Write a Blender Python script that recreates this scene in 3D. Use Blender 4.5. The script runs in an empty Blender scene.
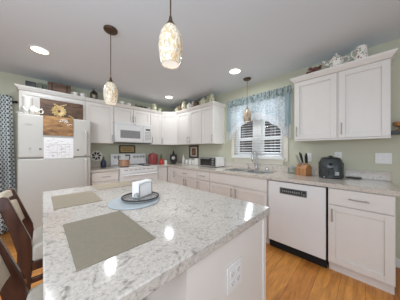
import bpy, math, random
from mathutils import Vector, Matrix
R = random.Random(7)
PI = math.pi
sc = bpy.context.scene
COL = sc.collection

# ------------------------------------------------------------------ camera, world, light, exposure
XW, YW, ZC = 2.722, 3.846, 2.44          # window wall, stove wall, ceiling height
cam = bpy.data.cameras.new('camera'); cam.sensor_width = 36; cam.lens = 161.9 / 400 * 36
cam.shift_y = 0.00075; cam.clip_start = 0.02
co = bpy.data.objects.new('camera', cam); COL.objects.link(co)
co.location = (0, 0, 1.25); co.rotation_euler = (PI / 2, 0, -0.7747)
sc.camera = co
w = bpy.data.worlds.new('sky'); sc.world = w; w.use_nodes = True
bg = w.node_tree.nodes['Background']; bg.inputs[0].default_value = (0.89, 1.0, 1.125, 1); bg.inputs[1].default_value = 0.34
sc.view_settings.view_transform = 'Standard'; sc.view_settings.look = 'None'
sc.view_settings.gamma = 1; sc.view_settings.use_curve_mapping = False
sc.view_settings.exposure = 0.0

def area(name, loc, target, sx, sy, power, color=(1, 1, 1)):
    l = bpy.data.lights.new(name, 'AREA'); l.shape = 'RECTANGLE'; l.size = sx; l.size_y = sy
    l.energy = power; l.color = color
    o = bpy.data.objects.new(name, l); COL.objects.link(o); o.location = loc
    d = Vector(target) - Vector(loc); o.rotation_euler = d.to_track_quat('-Z', 'Y').to_euler()
    return o
area('daylight_patio_door', (-2.6, 1.2, 1.3), (2.0, 1.6, 1.1), 2.6, 2.0, 8, (0.89, 1.0, 1.125))
area('daylight_living_room', (0.3, -2.7, 1.4), (1.2, 2.0, 1.0), 3.2, 2.0, 5, (0.89, 1.0, 1.125))
area('added_ceiling_fill', (-1.0, 0.2, 1.6), (1.2, 2.9, 2.6), 2.0, 1.0, 32, (0.89, 1.0, 1.125))  # unseen fill light added to brighten the far ceiling
area('added_near_ceiling_fill', (-0.3, -1.6, 1.0), (0.9, 1.2, 2.44), 2.4, 1.6, 18, (0.89, 1.0, 1.125))  # second added fill, facing up to lift the nearer ceiling
area('daylight_kitchen_window', (3.5, 1.35, 2.1), (2.2, 1.4, 1.2), 1.4, 1.2, 30, (0.9, 0.99, 1.12))

# ------------------------------------------------------------------ materials
def newmat(name):
    m = bpy.data.materials.new(name); m.use_nodes = True
    nt = m.node_tree
    return m, nt, nt.nodes['Principled BSDF']
def lin(c):
    return tuple(((v / 255) / 12.92 if v / 255 <= 0.04045 else ((v / 255 + 0.055) / 1.055) ** 2.4) for v in c)
def N(nt, typ, **kw):
    n = nt.nodes.new(typ)
    for k, v in kw.items():
        if k.startswith('i_'):
            key = k[2:]; key = int(key) if key.isdigit() else key
            n.inputs[key].default_value = v
        else: setattr(n, k, v)
    return n
def ramp(nt, stops, interp='LINEAR'):
    n = nt.nodes.new('ShaderNodeValToRGB'); cr = n.color_ramp; cr.interpolation = interp
    while len(cr.elements) < len(stops): cr.elements.new(0.5)
    for e, (p, c) in zip(cr.elements, stops): e.position = p; e.color = (*c, 1)
    return n
def mat(name, rgb, rough=0.5, metal=0.0, var=0.04, scale=12, emit=None, estr=0, coat=0, spec=None):
    m, nt, b = newmat(name); c = lin(rgb)
    tc = N(nt, 'ShaderNodeTexCoord'); no = N(nt, 'ShaderNodeTexNoise', i_Scale=scale, i_Detail=3.0)
    nt.links.new(tc.outputs['Object'], no.inputs['Vector'])
    r = ramp(nt, [(0.3, tuple(max(0, v * (1 - var)) for v in c)), (0.7, tuple(min(1, v * (1 + var)) for v in c))])
    nt.links.new(no.outputs['Fac'], r.inputs['Fac']); nt.links.new(r.outputs['Color'], b.inputs['Base Color'])
    b.inputs['Roughness'].default_value = rough; b.inputs['Metallic'].default_value = metal
    if coat: b.inputs['Coat Weight'].default_value = coat; b.inputs['Coat Roughness'].default_value = 0.1
    if spec is not None: b.inputs['Specular IOR Level'].default_value = spec
    if emit:
        b.inputs['Emission Color'].default_value = (*lin(emit), 1); b.inputs['Emission Strength'].default_value = estr
    return m
def stone(name, light, mid, dark, scale=9):
    m, nt, b = newmat(name)
    tc = N(nt, 'ShaderNodeTexCoord')
    n1 = N(nt, 'ShaderNodeTexNoise', i_Scale=scale, i_Detail=9.0, i_Roughness=0.72, i_Distortion=1.6)
    n2 = N(nt, 'ShaderNodeTexNoise', i_Scale=scale * 5, i_Detail=5.0, i_Roughness=0.7)
    for n in (n1, n2): nt.links.new(tc.outputs['Object'], n.inputs['Vector'])
    r1 = ramp(nt, [(0.36, lin(dark)), (0.44, lin(mid)), (0.50, lin(light)), (0.56, lin(mid)), (0.62, lin(light))])
    r2 = ramp(nt, [(0.36, lin(dark)), (0.45, lin(mid)), (0.54, lin(light))])
    nt.links.new(n1.outputs['Fac'], r1.inputs['Fac']); nt.links.new(n2.outputs['Fac'], r2.inputs['Fac'])
    mx = N(nt, 'ShaderNodeMix', data_type='RGBA'); mx.inputs['Factor'].default_value = 0.38
    nt.links.new(r1.outputs['Color'], mx.inputs['A']); nt.links.new(r2.outputs['Color'], mx.inputs['B'])
    nt.links.new(mx.outputs['Result'], b.inputs['Base Color'])
    b.inputs['Roughness'].default_value = 0.10
    return m
def wood(name, a, c, rough=0.4, sx=(2, 30, 30), coat=0):
    m, nt, b = newmat(name)
    tc = N(nt, 'ShaderNodeTexCoord'); mp = N(nt, 'ShaderNodeMapping'); mp.inputs['Scale'].default_value = sx
    n = N(nt, 'ShaderNodeTexNoise', i_Scale=1.0, i_Detail=5.0, i_Distortion=0.6)
    nt.links.new(tc.outputs['Object'], mp.inputs['Vector']); nt.links.new(mp.outputs['Vector'], n.inputs['Vector'])
    r = ramp(nt, [(0.3, lin(a)), (0.7, lin(c))]); nt.links.new(n.outputs['Fac'], r.inputs['Fac'])
    nt.links.new(r.outputs['Color'], b.inputs['Base Color']); b.inputs['Roughness'].default_value = rough
    if coat: b.inputs['Coat Weight'].default_value = coat
    return m
def floor_mat():
    m, nt, b = newmat('oak_plank_floor')
    tc = N(nt, 'ShaderNodeTexCoord')
    br = N(nt, 'ShaderNodeTexBrick', offset=0.37, i_Scale=1.0); br.inputs['Brick Width'].default_value = 1.25
    br.inputs['Row Height'].default_value = 0.17; br.inputs['Mortar Size'].default_value = 0.0012; br.inputs['Bias'].default_value = 0.0
    br.inputs['Color1'].default_value = (*lin((224, 156, 80)), 1); br.inputs['Color2'].default_value = (*lin((198, 127, 60)), 1)
    br.inputs['Mortar'].default_value = (*lin((120, 78, 42)), 1)
    nt.links.new(tc.outputs['Object'], br.inputs['Vector'])
    mp = N(nt, 'ShaderNodeMapping'); mp.inputs['Scale'].default_value = (2.2, 16, 1)
    n = N(nt, 'ShaderNodeTexNoise', i_Scale=1.6, i_Detail=6.0, i_Distortion=1.0)
    nt.links.new(tc.outputs['Object'], mp.inputs['Vector']); nt.links.new(mp.outputs['Vector'], n.inputs['Vector'])
    r = ramp(nt, [(0.3, (0.60, 0.52, 0.44)), (0.65, (1.08, 1.05, 1.0))])
    nt.links.new(n.outputs['Fac'], r.inputs['Fac'])
    mx = N(nt, 'ShaderNodeMix', data_type='RGBA', blend_type='MULTIPLY'); mx.inputs['Factor'].default_value = 0.8
    nt.links.new(br.outputs['Color'], mx.inputs['A']); nt.links.new(r.outputs['Color'], mx.inputs['B'])
    nt.links.new(mx.outputs['Result'], b.inputs['Base Color']); b.inputs['Roughness'].default_value = 0.38
    return m
def weave(name, c1, c2, scale=140):
    m, nt, b = newmat(name)
    tc = N(nt, 'ShaderNodeTexCoord')
    a = N(nt, 'ShaderNodeTexWave', wave_type='BANDS', bands_direction='Y', i_Scale=scale / 6.3)
    d = N(nt, 'ShaderNodeTexNoise', i_Scale=60.0)
    for n in (a, d): nt.links.new(tc.outputs['Object'], n.inputs['Vector'])
    ad = N(nt, 'ShaderNodeMath', operation='MULTIPLY_ADD'); ad.inputs[1].default_value = 0.5
    nt.links.new(d.outputs['Fac'], ad.inputs[0]); nt.links.new(a.outputs['Fac'], ad.inputs[2])
    r = ramp(nt, [(0.25, lin(c1)), (1.0, lin(c2))]); nt.links.new(ad.outputs[0], r.inputs['Fac'])
    nt.links.new(r.outputs['Color'], b.inputs['Base Color']); b.inputs['Roughness'].default_value = 0.75
    return m
def mosaic(name):
    m, nt, b = newmat(name)
    tc = N(nt, 'ShaderNodeTexCoord'); mp = N(nt, 'ShaderNodeMapping'); mp.inputs['Scale'].default_value = (1, 1, 0.55)
    v = N(nt, 'ShaderNodeTexVoronoi', i_Scale=130.0); e = N(nt, 'ShaderNodeTexVoronoi', feature='DISTANCE_TO_EDGE', i_Scale=130.0)
    nz = N(nt, 'ShaderNodeTexNoise', i_Scale=14.0)
    nt.links.new(tc.outputs['Object'], mp.inputs['Vector'])
    for n in (v, e): nt.links.new(mp.outputs['Vector'], n.inputs['Vector'])
    nt.links.new(tc.outputs['Object'], nz.inputs['Vector'])
    sp = N(nt, 'ShaderNodeSeparateColor'); nt.links.new(v.outputs['Color'], sp.inputs[0])
    r = ramp(nt, [(0.0, lin((236, 228, 212))), (0.45, lin((226, 214, 190))), (0.72, lin((208, 184, 142))), (0.9, lin((186, 178, 166))), (1.0, lin((245, 242, 236)))])
    nt.links.new(sp.outputs[0], r.inputs['Fac'])
    g = ramp(nt, [(0.0, lin((176, 160, 136))), (0.06, (1, 1, 1))]); nt.links.new(e.outputs['Distance'], g.inputs['Fac'])
    mx = N(nt, 'ShaderNodeMix', data_type='RGBA', blend_type='MULTIPLY'); mx.inputs['Factor'].default_value = 0.8
    am = N(nt, 'ShaderNodeMix', data_type='RGBA', blend_type='MULTIPLY'); ar = ramp(nt, [(0.54, (0, 0, 0)), (0.66, (.5, .5, .5))]); nt.links.new(nz.outputs['Fac'], ar.inputs['Fac'])
    nt.links.new(ar.outputs['Color'], am.inputs['Factor']); am.inputs['B'].default_value = (*lin((228, 184, 122)), 1); nt.links.new(r.outputs['Color'], am.inputs['A'])
    nt.links.new(am.outputs['Result'], mx.inputs['A']); nt.links.new(g.outputs['Color'], mx.inputs['B'])
    nt.links.new(mx.outputs['Result'], b.inputs['Base Color']); b.inputs['Roughness'].default_value = 0.25
    nt.links.new(mx.outputs['Result'], b.inputs['Emission Color']); b.inputs['Emission Strength'].default_value = 0.22
    return m
def sheer(name, rgb, alpha=0.55, pattern=None):
    m, nt, b = newmat(name); out = nt.nodes['Material Output']
    d = N(nt, 'ShaderNodeBsdfDiffuse'); t = N(nt, 'ShaderNodeBsdfTranslucent'); tr = N(nt, 'ShaderNodeBsdfTransparent')
    for n in (d, t): n.inputs['Color'].default_value = (*lin(rgb), 1)
    m1 = N(nt, 'ShaderNodeMixShader'); m1.inputs[0].default_value = 0.5
    nt.links.new(d.outputs[0], m1.inputs[1]); nt.links.new(t.outputs[0], m1.inputs[2])
    m2 = N(nt, 'ShaderNodeMixShader'); m2.inputs[0].default_value = alpha
    if pattern:
        tc = N(nt, 'ShaderNodeTexCoord'); v = N(nt, 'ShaderNodeTexVoronoi', i_Scale=pattern)
        nt.links.new(tc.outputs['Object'], v.inputs['Vector'])
        r = ramp(nt, [(0.25, (alpha * .7,) * 3), (0.5, (min(1, alpha * 1.25),) * 3)]); nt.links.new(v.outputs['Distance'], r.inputs['Fac'])
        nt.links.new(r.outputs['Color'], m2.inputs[0])
    nt.links.new(tr.outputs[0], m2.inputs[1]); nt.links.new(m1.outputs[0], m2.inputs[2])
    nt.links.new(m2.outputs[0], out.inputs['Surface'])
    return m
def glass(name, rgb=(255, 255, 255), alpha=0.25, rough=0.05):
    m, nt, b = newmat(name); out = nt.nodes['Material Output']
    g = N(nt, 'ShaderNodeBsdfGlossy'); g.inputs['Roughness'].default_value = rough; tr = N(nt, 'ShaderNodeBsdfTransparent')
    tr.inputs['Color'].default_value = (*lin(rgb), 1)
    lw = N(nt, 'ShaderNodeLayerWeight'); lw.inputs['Blend'].default_value = alpha
    mx = N(nt, 'ShaderNodeMixShader'); nt.links.new(lw.outputs['Facing'], mx.inputs[0])
    nt.links.new(tr.outputs[0], mx.inputs[1]); nt.links.new(g.outputs[0], mx.inputs[2]); nt.links.new(mx.outputs[0], out.inputs['Surface'])
    return m
def trellis(name):
    m, nt, b = newmat(name)
    tc = N(nt, 'ShaderNodeTexCoord'); sx = N(nt, 'ShaderNodeSeparateXYZ'); nt.links.new(tc.outputs['UV'], sx.inputs[0])
    def sinpart(sign):
        a = N(nt, 'ShaderNodeMath', operation='MULTIPLY_ADD'); a.inputs[1].default_value = sign * 58.0
        z = N(nt, 'ShaderNodeMath', operation='MULTIPLY'); z.inputs[1].default_value = 48.0
        nt.links.new(sx.outputs[0], a.inputs[0]); nt.links.new(sx.outputs[1], z.inputs[0]); nt.links.new(z.outputs[0], a.inputs[2])
        s = N(nt, 'ShaderNodeMath', operation='SINE'); nt.links.new(a.outputs[0], s.inputs[0])
        ab = N(nt, 'ShaderNodeMath', operation='ABSOLUTE'); nt.links.new(s.outputs[0], ab.inputs[0]); return ab
    p, q = sinpart(1), sinpart(-1)
    mn = N(nt, 'ShaderNodeMath', operation='MINIMUM'); nt.links.new(p.outputs[0], mn.inputs[0]); nt.links.new(q.outputs[0], mn.inputs[1])
    r = ramp(nt, [(0.50, lin((214, 219, 217))), (0.62, lin((74, 80, 84)))]); nt.links.new(mn.outputs[0], r.inputs['Fac'])
    nt.links.new(r.outputs['Color'], b.inputs['Base Color']); b.inputs['Roughness'].default_value = 0.9
    return m
def floral(name, base=(238, 234, 224)):
    m, nt, b = newmat(name)
    tc = N(nt, 'ShaderNodeTexCoord'); v = N(nt, 'ShaderNodeTexNoise', i_Scale=38.0, i_Detail=2.0)
    nt.links.new(tc.outputs['Object'], v.inputs['Vector'])
    r = ramp(nt, [(0.0, lin((96, 112, 78))), (0.33, lin((96, 112, 78))), (0.40, lin(base)), (0.60, lin(base)), (0.66, lin((150, 92, 92)))])
    nt.links.new(v.outputs['Fac'], r.inputs['Fac']); nt.links.new(r.outputs['Color'], b.inputs['Base Color'])
    b.inputs['Roughness'].default_value = 0.2
    return m

M = {}
M['white'] = mat('white_cabinet_paint', (229, 223, 216), 0.38, var=0.01)
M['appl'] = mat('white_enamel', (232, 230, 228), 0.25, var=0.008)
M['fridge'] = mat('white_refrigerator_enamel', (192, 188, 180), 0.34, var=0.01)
M['trim'] = mat('white_trim_paint', (232, 230, 226), 0.45, var=0.01)
M['cream'] = mat('cream_casing_paint', (222, 214, 198), 0.5, var=0.02)
M['sage'] = mat('sage_wall_paint', (200, 198, 176), 0.85, var=0.02, scale=3)
M['ceil'] = mat('ceiling_paint', (222, 228, 233), 0.9, var=0.01, scale=2)
M['floor'] = floor_mat()
M['island_stone'] = stone('grey_white_marble_laminate', (209, 201, 191), (180, 172, 163), (118, 110, 105), 16)
M['counter_stone'] = stone('cream_grey_marble_laminate', (218, 209, 197), (200, 190, 178), (134, 124, 116), 24)
M['nickel'] = mat('brushed_nickel', (168, 166, 163), 0.45, 0.7)
M['chrome'] = mat('chrome', (200, 200, 200), 0.12, 1.0)
M['steel'] = mat('stainless_steel', (196, 194, 190), 0.38, 0.75)
M['black'] = mat('black_plastic', (30, 30, 32), 0.35)
M['bgloss'] = mat('black_glass', (44, 43, 42), 0.12)
M['charcoal'] = mat('charcoal_plastic', (58, 62, 62), 0.25)
M['dkgrey'] = mat('dark_grey_plastic', (96, 96, 96), 0.4)
M['ltgrey'] = mat('light_grey_plastic', (172, 172, 170), 0.45)
M['bronze'] = mat('oil_rubbed_bronze', (92, 74, 60), 0.4, 0.6)
M['iron'] = mat('black_iron', (38, 34, 32), 0.5, 0.4)
M['walnut'] = wood('dark_walnut', (58, 34, 24), (92, 56, 40), 0.25, (18, 18, 3), 0.3)
M['rustic'] = wood('rustic_brown_board', (50, 35, 27), (108, 78, 54), 0.6, (9, 30, 30))
M['rustic2'] = wood('stained_board', (92, 60, 36), (188, 142, 90), 0.55, (7, 40, 20))
M['trunkwood'] = wood('dark_trunk_wood', (84, 62, 48), (122, 92, 72), 0.6, (6, 30, 30))
M['blockwood'] = wood('acacia_block', (150, 98, 58), (196, 142, 94), 0.45, (30, 30, 4))
M['tan'] = mat('tan_upholstery_rail_glare', (202, 188, 168), 0.8, var=0.05, scale=60)
M['greypad'] = mat('grey_beige_seat_fabric', (206, 198, 184), 0.8, var=0.05, scale=60)
M['mat_a'] = weave('woven_taupe_vinyl', (132, 120, 102), (164, 151, 130), 270)
M['mat_b'] = weave('woven_grey_green_vinyl', (112, 103, 88), (143, 133, 114), 270)
M['mosaic'] = mosaic('mosaic_glass')
M['amber'] = wood('amber_brown_art_glass', (112, 92, 72), (196, 178, 152), 0.3, (26, 26, 12))
M['lampwhite'] = mat('lit_diffuser', (225, 222, 216), 0.5, emit=(255, 248, 238), estr=0.55)
M['canlens'] = mat('lit_downlight_lens', (255, 250, 240), 0.5, emit=(255, 246, 230), estr=3.5)
M['blue_sheer'] = sheer('pale_blue_sheer', (212, 222, 226), 0.62, 40)
M['blue_head'] = sheer('blue_gathered_sheer', (158, 178, 184), 0.92)
def fold_streaks(m, a, c):
    nt = m.node_tree; tc = N(nt, 'ShaderNodeTexCoord'); mp = N(nt, 'ShaderNodeMapping'); mp.inputs['Scale'].default_value = (1, 60, 16)
    n = N(nt, 'ShaderNodeTexNoise', i_Scale=1.0, i_Detail=3.0); nt.links.new(tc.outputs['Object'], mp.inputs['Vector']); nt.links.new(mp.outputs['Vector'], n.inputs['Vector'])
    rr = ramp(nt, [(0.40, lin(a)), (0.60, lin(c))]); nt.links.new(n.outputs['Fac'], rr.inputs['Fac'])
    for q in list(nt.nodes):
        if q.type in ('BSDF_DIFFUSE', 'BSDF_TRANSLUCENT'): nt.links.new(rr.outputs['Color'], q.inputs['Color'])
fold_streaks(M['blue_head'], (122, 138, 140), (198, 210, 212))  # streaks put the light and dark of the gathered folds into the colour
M['blue_tail'] = sheer('blue_side_fabric', (180, 198, 206), 0.85)
M['lace'] = sheer('white_lace', (214, 216, 216), 0.85, 70)
M['slat'] = mat('white_blind_slat', (244, 244, 242), 0.45, var=0.005)
M['pane'] = glass('window_glass', alpha=0.12)
M['clear'] = glass('clear_glass', (236, 242, 240), 0.4)
M['blueglass'] = mat('pale_blue_glass', (184, 192, 196), 0.15)
M['silver'] = mat('silver_tray', (176, 174, 172), 0.25, 0.6)
M['paper'] = mat('white_paper', (240, 238, 236), 0.8, var=0.01)
M['ink'] = mat('grey_print', (176, 172, 172), 0.8)
M['red'] = mat('red_enamel', (146, 68, 66), 0.3)
M['redbright'] = mat('bright_red_glaze', (196, 52, 34), 0.3)
M['copper'] = mat('hammered_copper', (176, 138, 114), 0.4, 0.3, var=0.2, scale=60)
M['ceramic'] = mat('white_ceramic', (236, 232, 224), 0.2, var=0.02)
M['floral'] = floral('floral_china')
M['green'] = floral('green_floral_china', (206, 204, 172))
M['gold'] = mat('antique_gold', (184, 156, 104), 0.45, 0.2, var=0.2, scale=40)
M['tanart'] = mat('tan_print', (182, 156, 106), 0.7, var=0.15, scale=30)
M['matboard'] = mat('pale_mat_board', (206, 192, 180), 0.8)
M['darkframe'] = wood('dark_brown_frame', (58, 42, 30), (84, 62, 42), 0.4)
M['leaf'] = mat('leaf_green', (84, 98, 62), 0.6, var=0.3, scale=30)
M['flower'] = mat('dusky_red_flowers', (126, 86, 80), 0.7, var=0.3, scale=40)
M['curtain'] = trellis('black_white_trellis_fabric')
M['button'] = mat('grey_button', (128, 128, 126), 0.4)
M['navy'] = mat('navy_glaze', (46, 54, 74), 0.2)
M['siding'] = mat('brown_siding', (112, 88, 74), 0.8, var=0.15, scale=4)
M['hedge'] = mat('hedge_green', (88, 96, 58), 0.9, var=0.4, scale=9)
M['lawn'] = mat('lawn_ground', (120, 122, 98), 0.95, var=0.2, scale=3)
M['shade'] = mat('kick_black_seam_shade', (20, 18, 17), 0.9)

# ------------------------------------------------------------------ mesh helpers
class MB:
    def __init__(s): s.v = []; s.f = []; s.uv = None
    def add(s, vs, fs, mtx=None):
        n = len(s.v)
        s.v += [tuple(mtx @ Vector(v)) if mtx else tuple(v) for v in vs]
        s.f += [tuple(n + i for i in f) for f in fs]; return s
    def box(s, x0, x1, y0, y1, z0, z1, mtx=None):
        vs = [(x, y, z) for z in (z0, z1) for y in (y0, y1) for x in (x0, x1)]
        return s.add(vs, [(0, 2, 3, 1), (4, 5, 7, 6), (0, 1, 5, 4), (2, 6, 7, 3), (0, 4, 6, 2), (1, 3, 7, 5)], mtx)
    def lathe(s, prof, n=24, mtx=None, cap=True):
        vs = []; fs = []
        for r, z in prof:
            for k in range(n):
                a = 2 * PI * k / n; vs.append((r * math.cos(a), r * math.sin(a), z))
        for i in range(len(prof) - 1):
            for k in range(n):
                a, b = i * n + k, i * n + (k + 1) % n
                fs.append((a, b, b + n, a + n))
        if cap:
            fs.append(tuple(range(n))[::-1]); fs.append(tuple((len(prof) - 1) * n + k for k in range(n)))
        return s.add(vs, fs, mtx)
    def cyl(s, p, q, r, n=12, r2=None):
        p, q = Vector(p), Vector(q); d = q - p; L = d.length
        m = Matrix.Translation(p) @ d.to_track_quat('Z', 'Y').to_matrix().to_4x4()
        return s.lathe([(r, 0), (r if r2 is None else r2, L)], n, m)
    def tube(s, pts, r, n=8, closed=False, rs=None):
        pts = [Vector(p) for p in pts]; K = len(pts); vs = []; fs = []
        up = None
        for i, p in enumerate(pts):
            a = pts[(i - 1) % K] if (closed or i > 0) else p
            b = pts[(i + 1) % K] if (closed or i < K - 1) else p
            t = (b - a).normalized()
            if up is None:
                up = Vector((0, 0, 1)) if abs(t.z) < 0.9 else Vector((1, 0, 0))
            u = (up - t * up.dot(t)).normalized(); v2 = t.cross(u); up = u
            rr = rs[i] if rs else r
            for k in range(n):
                an = 2 * PI * k / n; vs.append(p + (u * math.cos(an) + v2 * math.sin(an)) * rr)
        for i in range(K if closed else K - 1):
            j = (i + 1) % K
            for k in range(n):
                k2 = (k + 1) % n; fs.append((i * n + k, i * n + k2, j * n + k2, j * n + k))
        if not closed: fs.append(tuple(range(n))[::-1]); fs.append(tuple((K - 1) * n + k for k in range(n)))
        return s.add(vs, fs)
    def prism(s, poly, axis, a, b):
        # poly of 2-tuples extruded along axis 'x','y','z' from a to b
        def pt(p, t): return {'x': (t, p[0], p[1]), 'y': (p[0], t, p[1]), 'z': (p[0], p[1], t)}[axis]
        n = len(poly); vs = [pt(p, a) for p in poly] + [pt(p, b) for p in poly]
        fs = [tuple(range(n))[::-1], tuple(range(n, 2 * n))] + [(i, (i + 1) % n, n + (i + 1) % n, n + i) for i in range(n)]
        return s.add(vs, fs)
    def sphere(s, c, r, sz=1.0, n=16, m=10):
        prof = [(max(1e-4, r * math.sin(PI * i / m)), -r * sz * math.cos(PI * i / m)) for i in range(m + 1)]
        return s.lathe(prof, n, Matrix.Translation(c))
def obj(name, mb, m, parent=None, bev=0.0, seg=2, smooth=40, loc=None):
    me = bpy.data.meshes.new(name); me.from_pydata(mb.v, [], mb.f)
    import bmesh
    bm = bmesh.new(); bm.from_mesh(me); bmesh.ops.recalc_face_normals(bm, faces=bm.faces); bm.to_mesh(me); bm.free()
    o = bpy.data.objects.new(name, me); COL.objects.link(o)
    me.materials.append(M[m] if isinstance(m, str) else m)
    if smooth:
        me.polygons.foreach_set('use_smooth', [True] * len(me.polygons)); me.set_sharp_from_angle(angle=math.radians(smooth))
    if bev:
        b = o.modifiers.new('edge', 'BEVEL'); b.width = bev; b.segments = seg; b.limit_method = 'ANGLE'; b.angle_limit = math.radians(45)
    if parent: o.parent = parent
    if loc: o.location = loc
    return o
def thing(name, label, cat, loc=(0, 0, 0), rz=0.0, group=None):
    o = bpy.data.objects.new(name, None); COL.objects.link(o); o.location = loc; o.rotation_euler = (0, 0, rz)
    o.empty_display_size = 0.1
    o['label'] = label; o['category'] = cat
    if group: o['group'] = group
    return o
def tag(o, label, cat, group=None):
    o['label'] = label; o['category'] = cat
    if group: o['group'] = group
    return o
def struct(name, mb, m, parent=None, **k):
    o = obj(name, mb, m, parent, **k); 
    if not parent: o['kind'] = 'structure'
    return o
def B(*a): return MB().box(*a)

# ------------------------------------------------------------------ room shell
struct('floor', B(-3.4, XW + .12, -3.2, YW + .12, -0.12, 0), 'floor')
struct('ceiling', B(-3.4, XW + .12, -3.2, YW + .12, ZC, ZC + .12), 'ceil')
struct('wall_back', B(-3.4, XW + .12, YW, YW + .12, 0, ZC), 'sage')
WY0, WY1, WZ0, WZ1 = 0.90, 1.80, 1.135, 2.12          # window opening
mb = MB()
for a in ((-3.2, WY0, 0, ZC), (WY1, YW, 0, ZC), (WY0, WY1, 0, WZ0), (WY0, WY1, WZ1, ZC)):
    mb.box(XW, XW + .12, a[0], a[1], a[2], a[3])
struct('wall_right', mb, 'sage')
struct('baseboard_right', B(XW - .014, XW, -3.2, -.18, 0, .1), 'trim', bev=.003)
# window: casing, frame, sashes with their panes, sill
win = thing('window_1', '', ''); del win['label']; del win['category']; win['kind'] = 'structure'
mb = MB(); t = .02
mb.box(XW - t, XW, WY0 - .07, WY0, WZ0 - .06, WZ1 + .07).box(XW - t, XW, WY1, WY1 + .07, WZ0 - .06, WZ1 + .07).box(XW - t, XW, WY0, WY1, WZ1, WZ1 + .07)
obj('window_casing', mb, 'cream', win, .003)
obj('window_apron', B(XW - t, XW, WY0, WY1, WZ0 - .115, WZ0 - .03), 'cream', win, .003)
obj('window_sill', B(XW - .05, XW + .06, WY0 - .03, WY1 + .03, WZ0 - .03, WZ0), 'trim', win, .004)
ym = (WY0 + WY1) / 2
mb = MB().box(XW + .03, XW + .11, WY0, WY0 + .035, WZ0, WZ1).box(XW + .03, XW + .11, WY1 - .035, WY1, WZ0, WZ1).box(XW + .03, XW + .11, ym - .075, ym + .075, WZ0, WZ1)
mb.box(XW + .03, XW + .11, WY0, WY1, WZ1 - .035, WZ1).box(XW + .03, XW + .11, WY0, WY1, WZ0, WZ0 + .035)
obj('window_frame', mb, 'trim', win, .003)
for (a, b) in ((WY0 + .035, ym - .075), (ym + .075, WY1 - .035)):
    for (z0, z1, dx) in ((WZ0 + .035, 1.48, .05), (1.44, WZ1 - .035, .075)):
        s = MB(); h = .036
        s.box(XW + dx, XW + dx + .022, a, a + h, z0, z1).box(XW + dx, XW + dx + .022, b - h, b, z0, z1)
        hb, ht = (h, .05) if z0 < 1.3 else (.05, h)
        s.box(XW + dx, XW + dx + .022, a + h, b - h, z0, z0 + hb).box(XW + dx, XW + dx + .022, a + h, b - h, z1 - ht, z1)
        so = obj('sash', s, 'trim', win, .002)
        obj('pane', B(XW + dx + .009, XW + dx + .013, a + h, b - h, z0 + hb, z1 - ht), 'pane', so)
# outside
g = struct('ground', B(-14, 24, -14, 24, -.5, -.45), 'lawn')
nb = thing('neighbor_house', 'brown sided house standing outside beyond the kitchen window', 'house', (7.6, 3.2, -.45))
mb = MB()
for k in range(18): mb.prism([(0, k * .16), (-.03, k * .16), (-.008, (k + 1) * .16), (0, (k + 1) * .16)], 'y', -5, 5)
mb.box(0, 4, -5, 5, 0, 2.88)
obj('siding_wall', mb, 'siding', nb); obj('roof', MB().prism([(-.5, 2.8), (4.5, 2.8), (2, 4.4)], 'y', -5.4, 5.4), 'trunkwood', nb)
mb = MB()
for k in range(260):
    mb.sphere((R.uniform(-.3, .3), R.uniform(-4.5, 4.5), R.uniform(.15, 1.5)), R.uniform(.12, .24), 1, 7, 5)
h = obj('hedge', mb, 'hedge', loc=(5.9, 3.0, -.45)); tag(h, 'clipped green hedge growing outside below the brown house wall', 'hedge')

# ------------------------------------------------------------------ cabinet kit (local: front faces -y, x runs along the face, origin at back corner on the floor)
def shaker(x0, x1, z0, z1, yf, fr=.056):
    """one door or drawer front: raised rails and stiles around a recessed panel, front plane at yf"""
    m = MB(); t = .02
    m.box(x0, x0 + fr, yf, yf + t, z0, z1).box(x1 - fr, x1, yf, yf + t, z0, z1)
    m.box(x0 + fr, x1 - fr, yf, yf + t, z0, z0 + fr).box(x0 + fr, x1 - fr, yf, yf + t, z1 - fr, z1)
    m.box(x0 + fr, x1 - fr, yf + .012, yf + t, z0 + fr, z1 - fr)
    return m
def slab(x0, x1, z0, z1, yf): return B(x0, x1, yf, yf + .02, z0, z1)
def pull(parent, x, z, yf, L=.13, vert=True):
    m = MB(); y = yf - .028; h = L / 2
    a, b = ((x, y, z - h), (x, y, z + h)) if vert else ((x - h, y, z), (x + h, y, z))
    m.cyl(a, b, .0055, 10)
    for s in (-.75, .75):
        p = (x, y, z + s * h) if vert else (x + s * h, y, z)
        m.cyl(p, (p[0], yf + .002, p[2]), .0045, 8)
    return obj('handle', m, 'nickel', parent)
GAP = .0048
def door(c, x0, x1, z0, z1, yf, hx=None, hz=None, vert=True):
    d = obj('door', shaker(x0 + GAP, x1 - GAP, z0 + GAP, z1 - GAP, yf), 'white', c, .0015, 1)
    if hx is not None: pull(d, hx, hz, yf, .13, vert)
    return d
def drawer(c, x0, x1, z0, z1, yf, hx=None):
    d = obj('drawer', slab(x0 + GAP, x1 - GAP, z0 + GAP, z1 - GAP, yf), 'white', c, .003, 2)
    if hx is not None: pull(d, hx, (z0 + z1) / 2, yf, .14, False)
    return d
DB, DU = .60, .315       # carcass depth of base and wall units; fronts add .02
ZT = .876
def base_cab(label, loc, rz, W):
    c = thing('base_cabinet', label, 'cabinet', loc, rz, 'white base cabinets')
    obj('carcass', B(0, W, -DB, -.001, .10, ZT - .001), 'white', c)
    obj('toe_kick', B(0.001, W - .001, -DB + .055, -.002, 0, .10), 'white', c)
    return c
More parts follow.
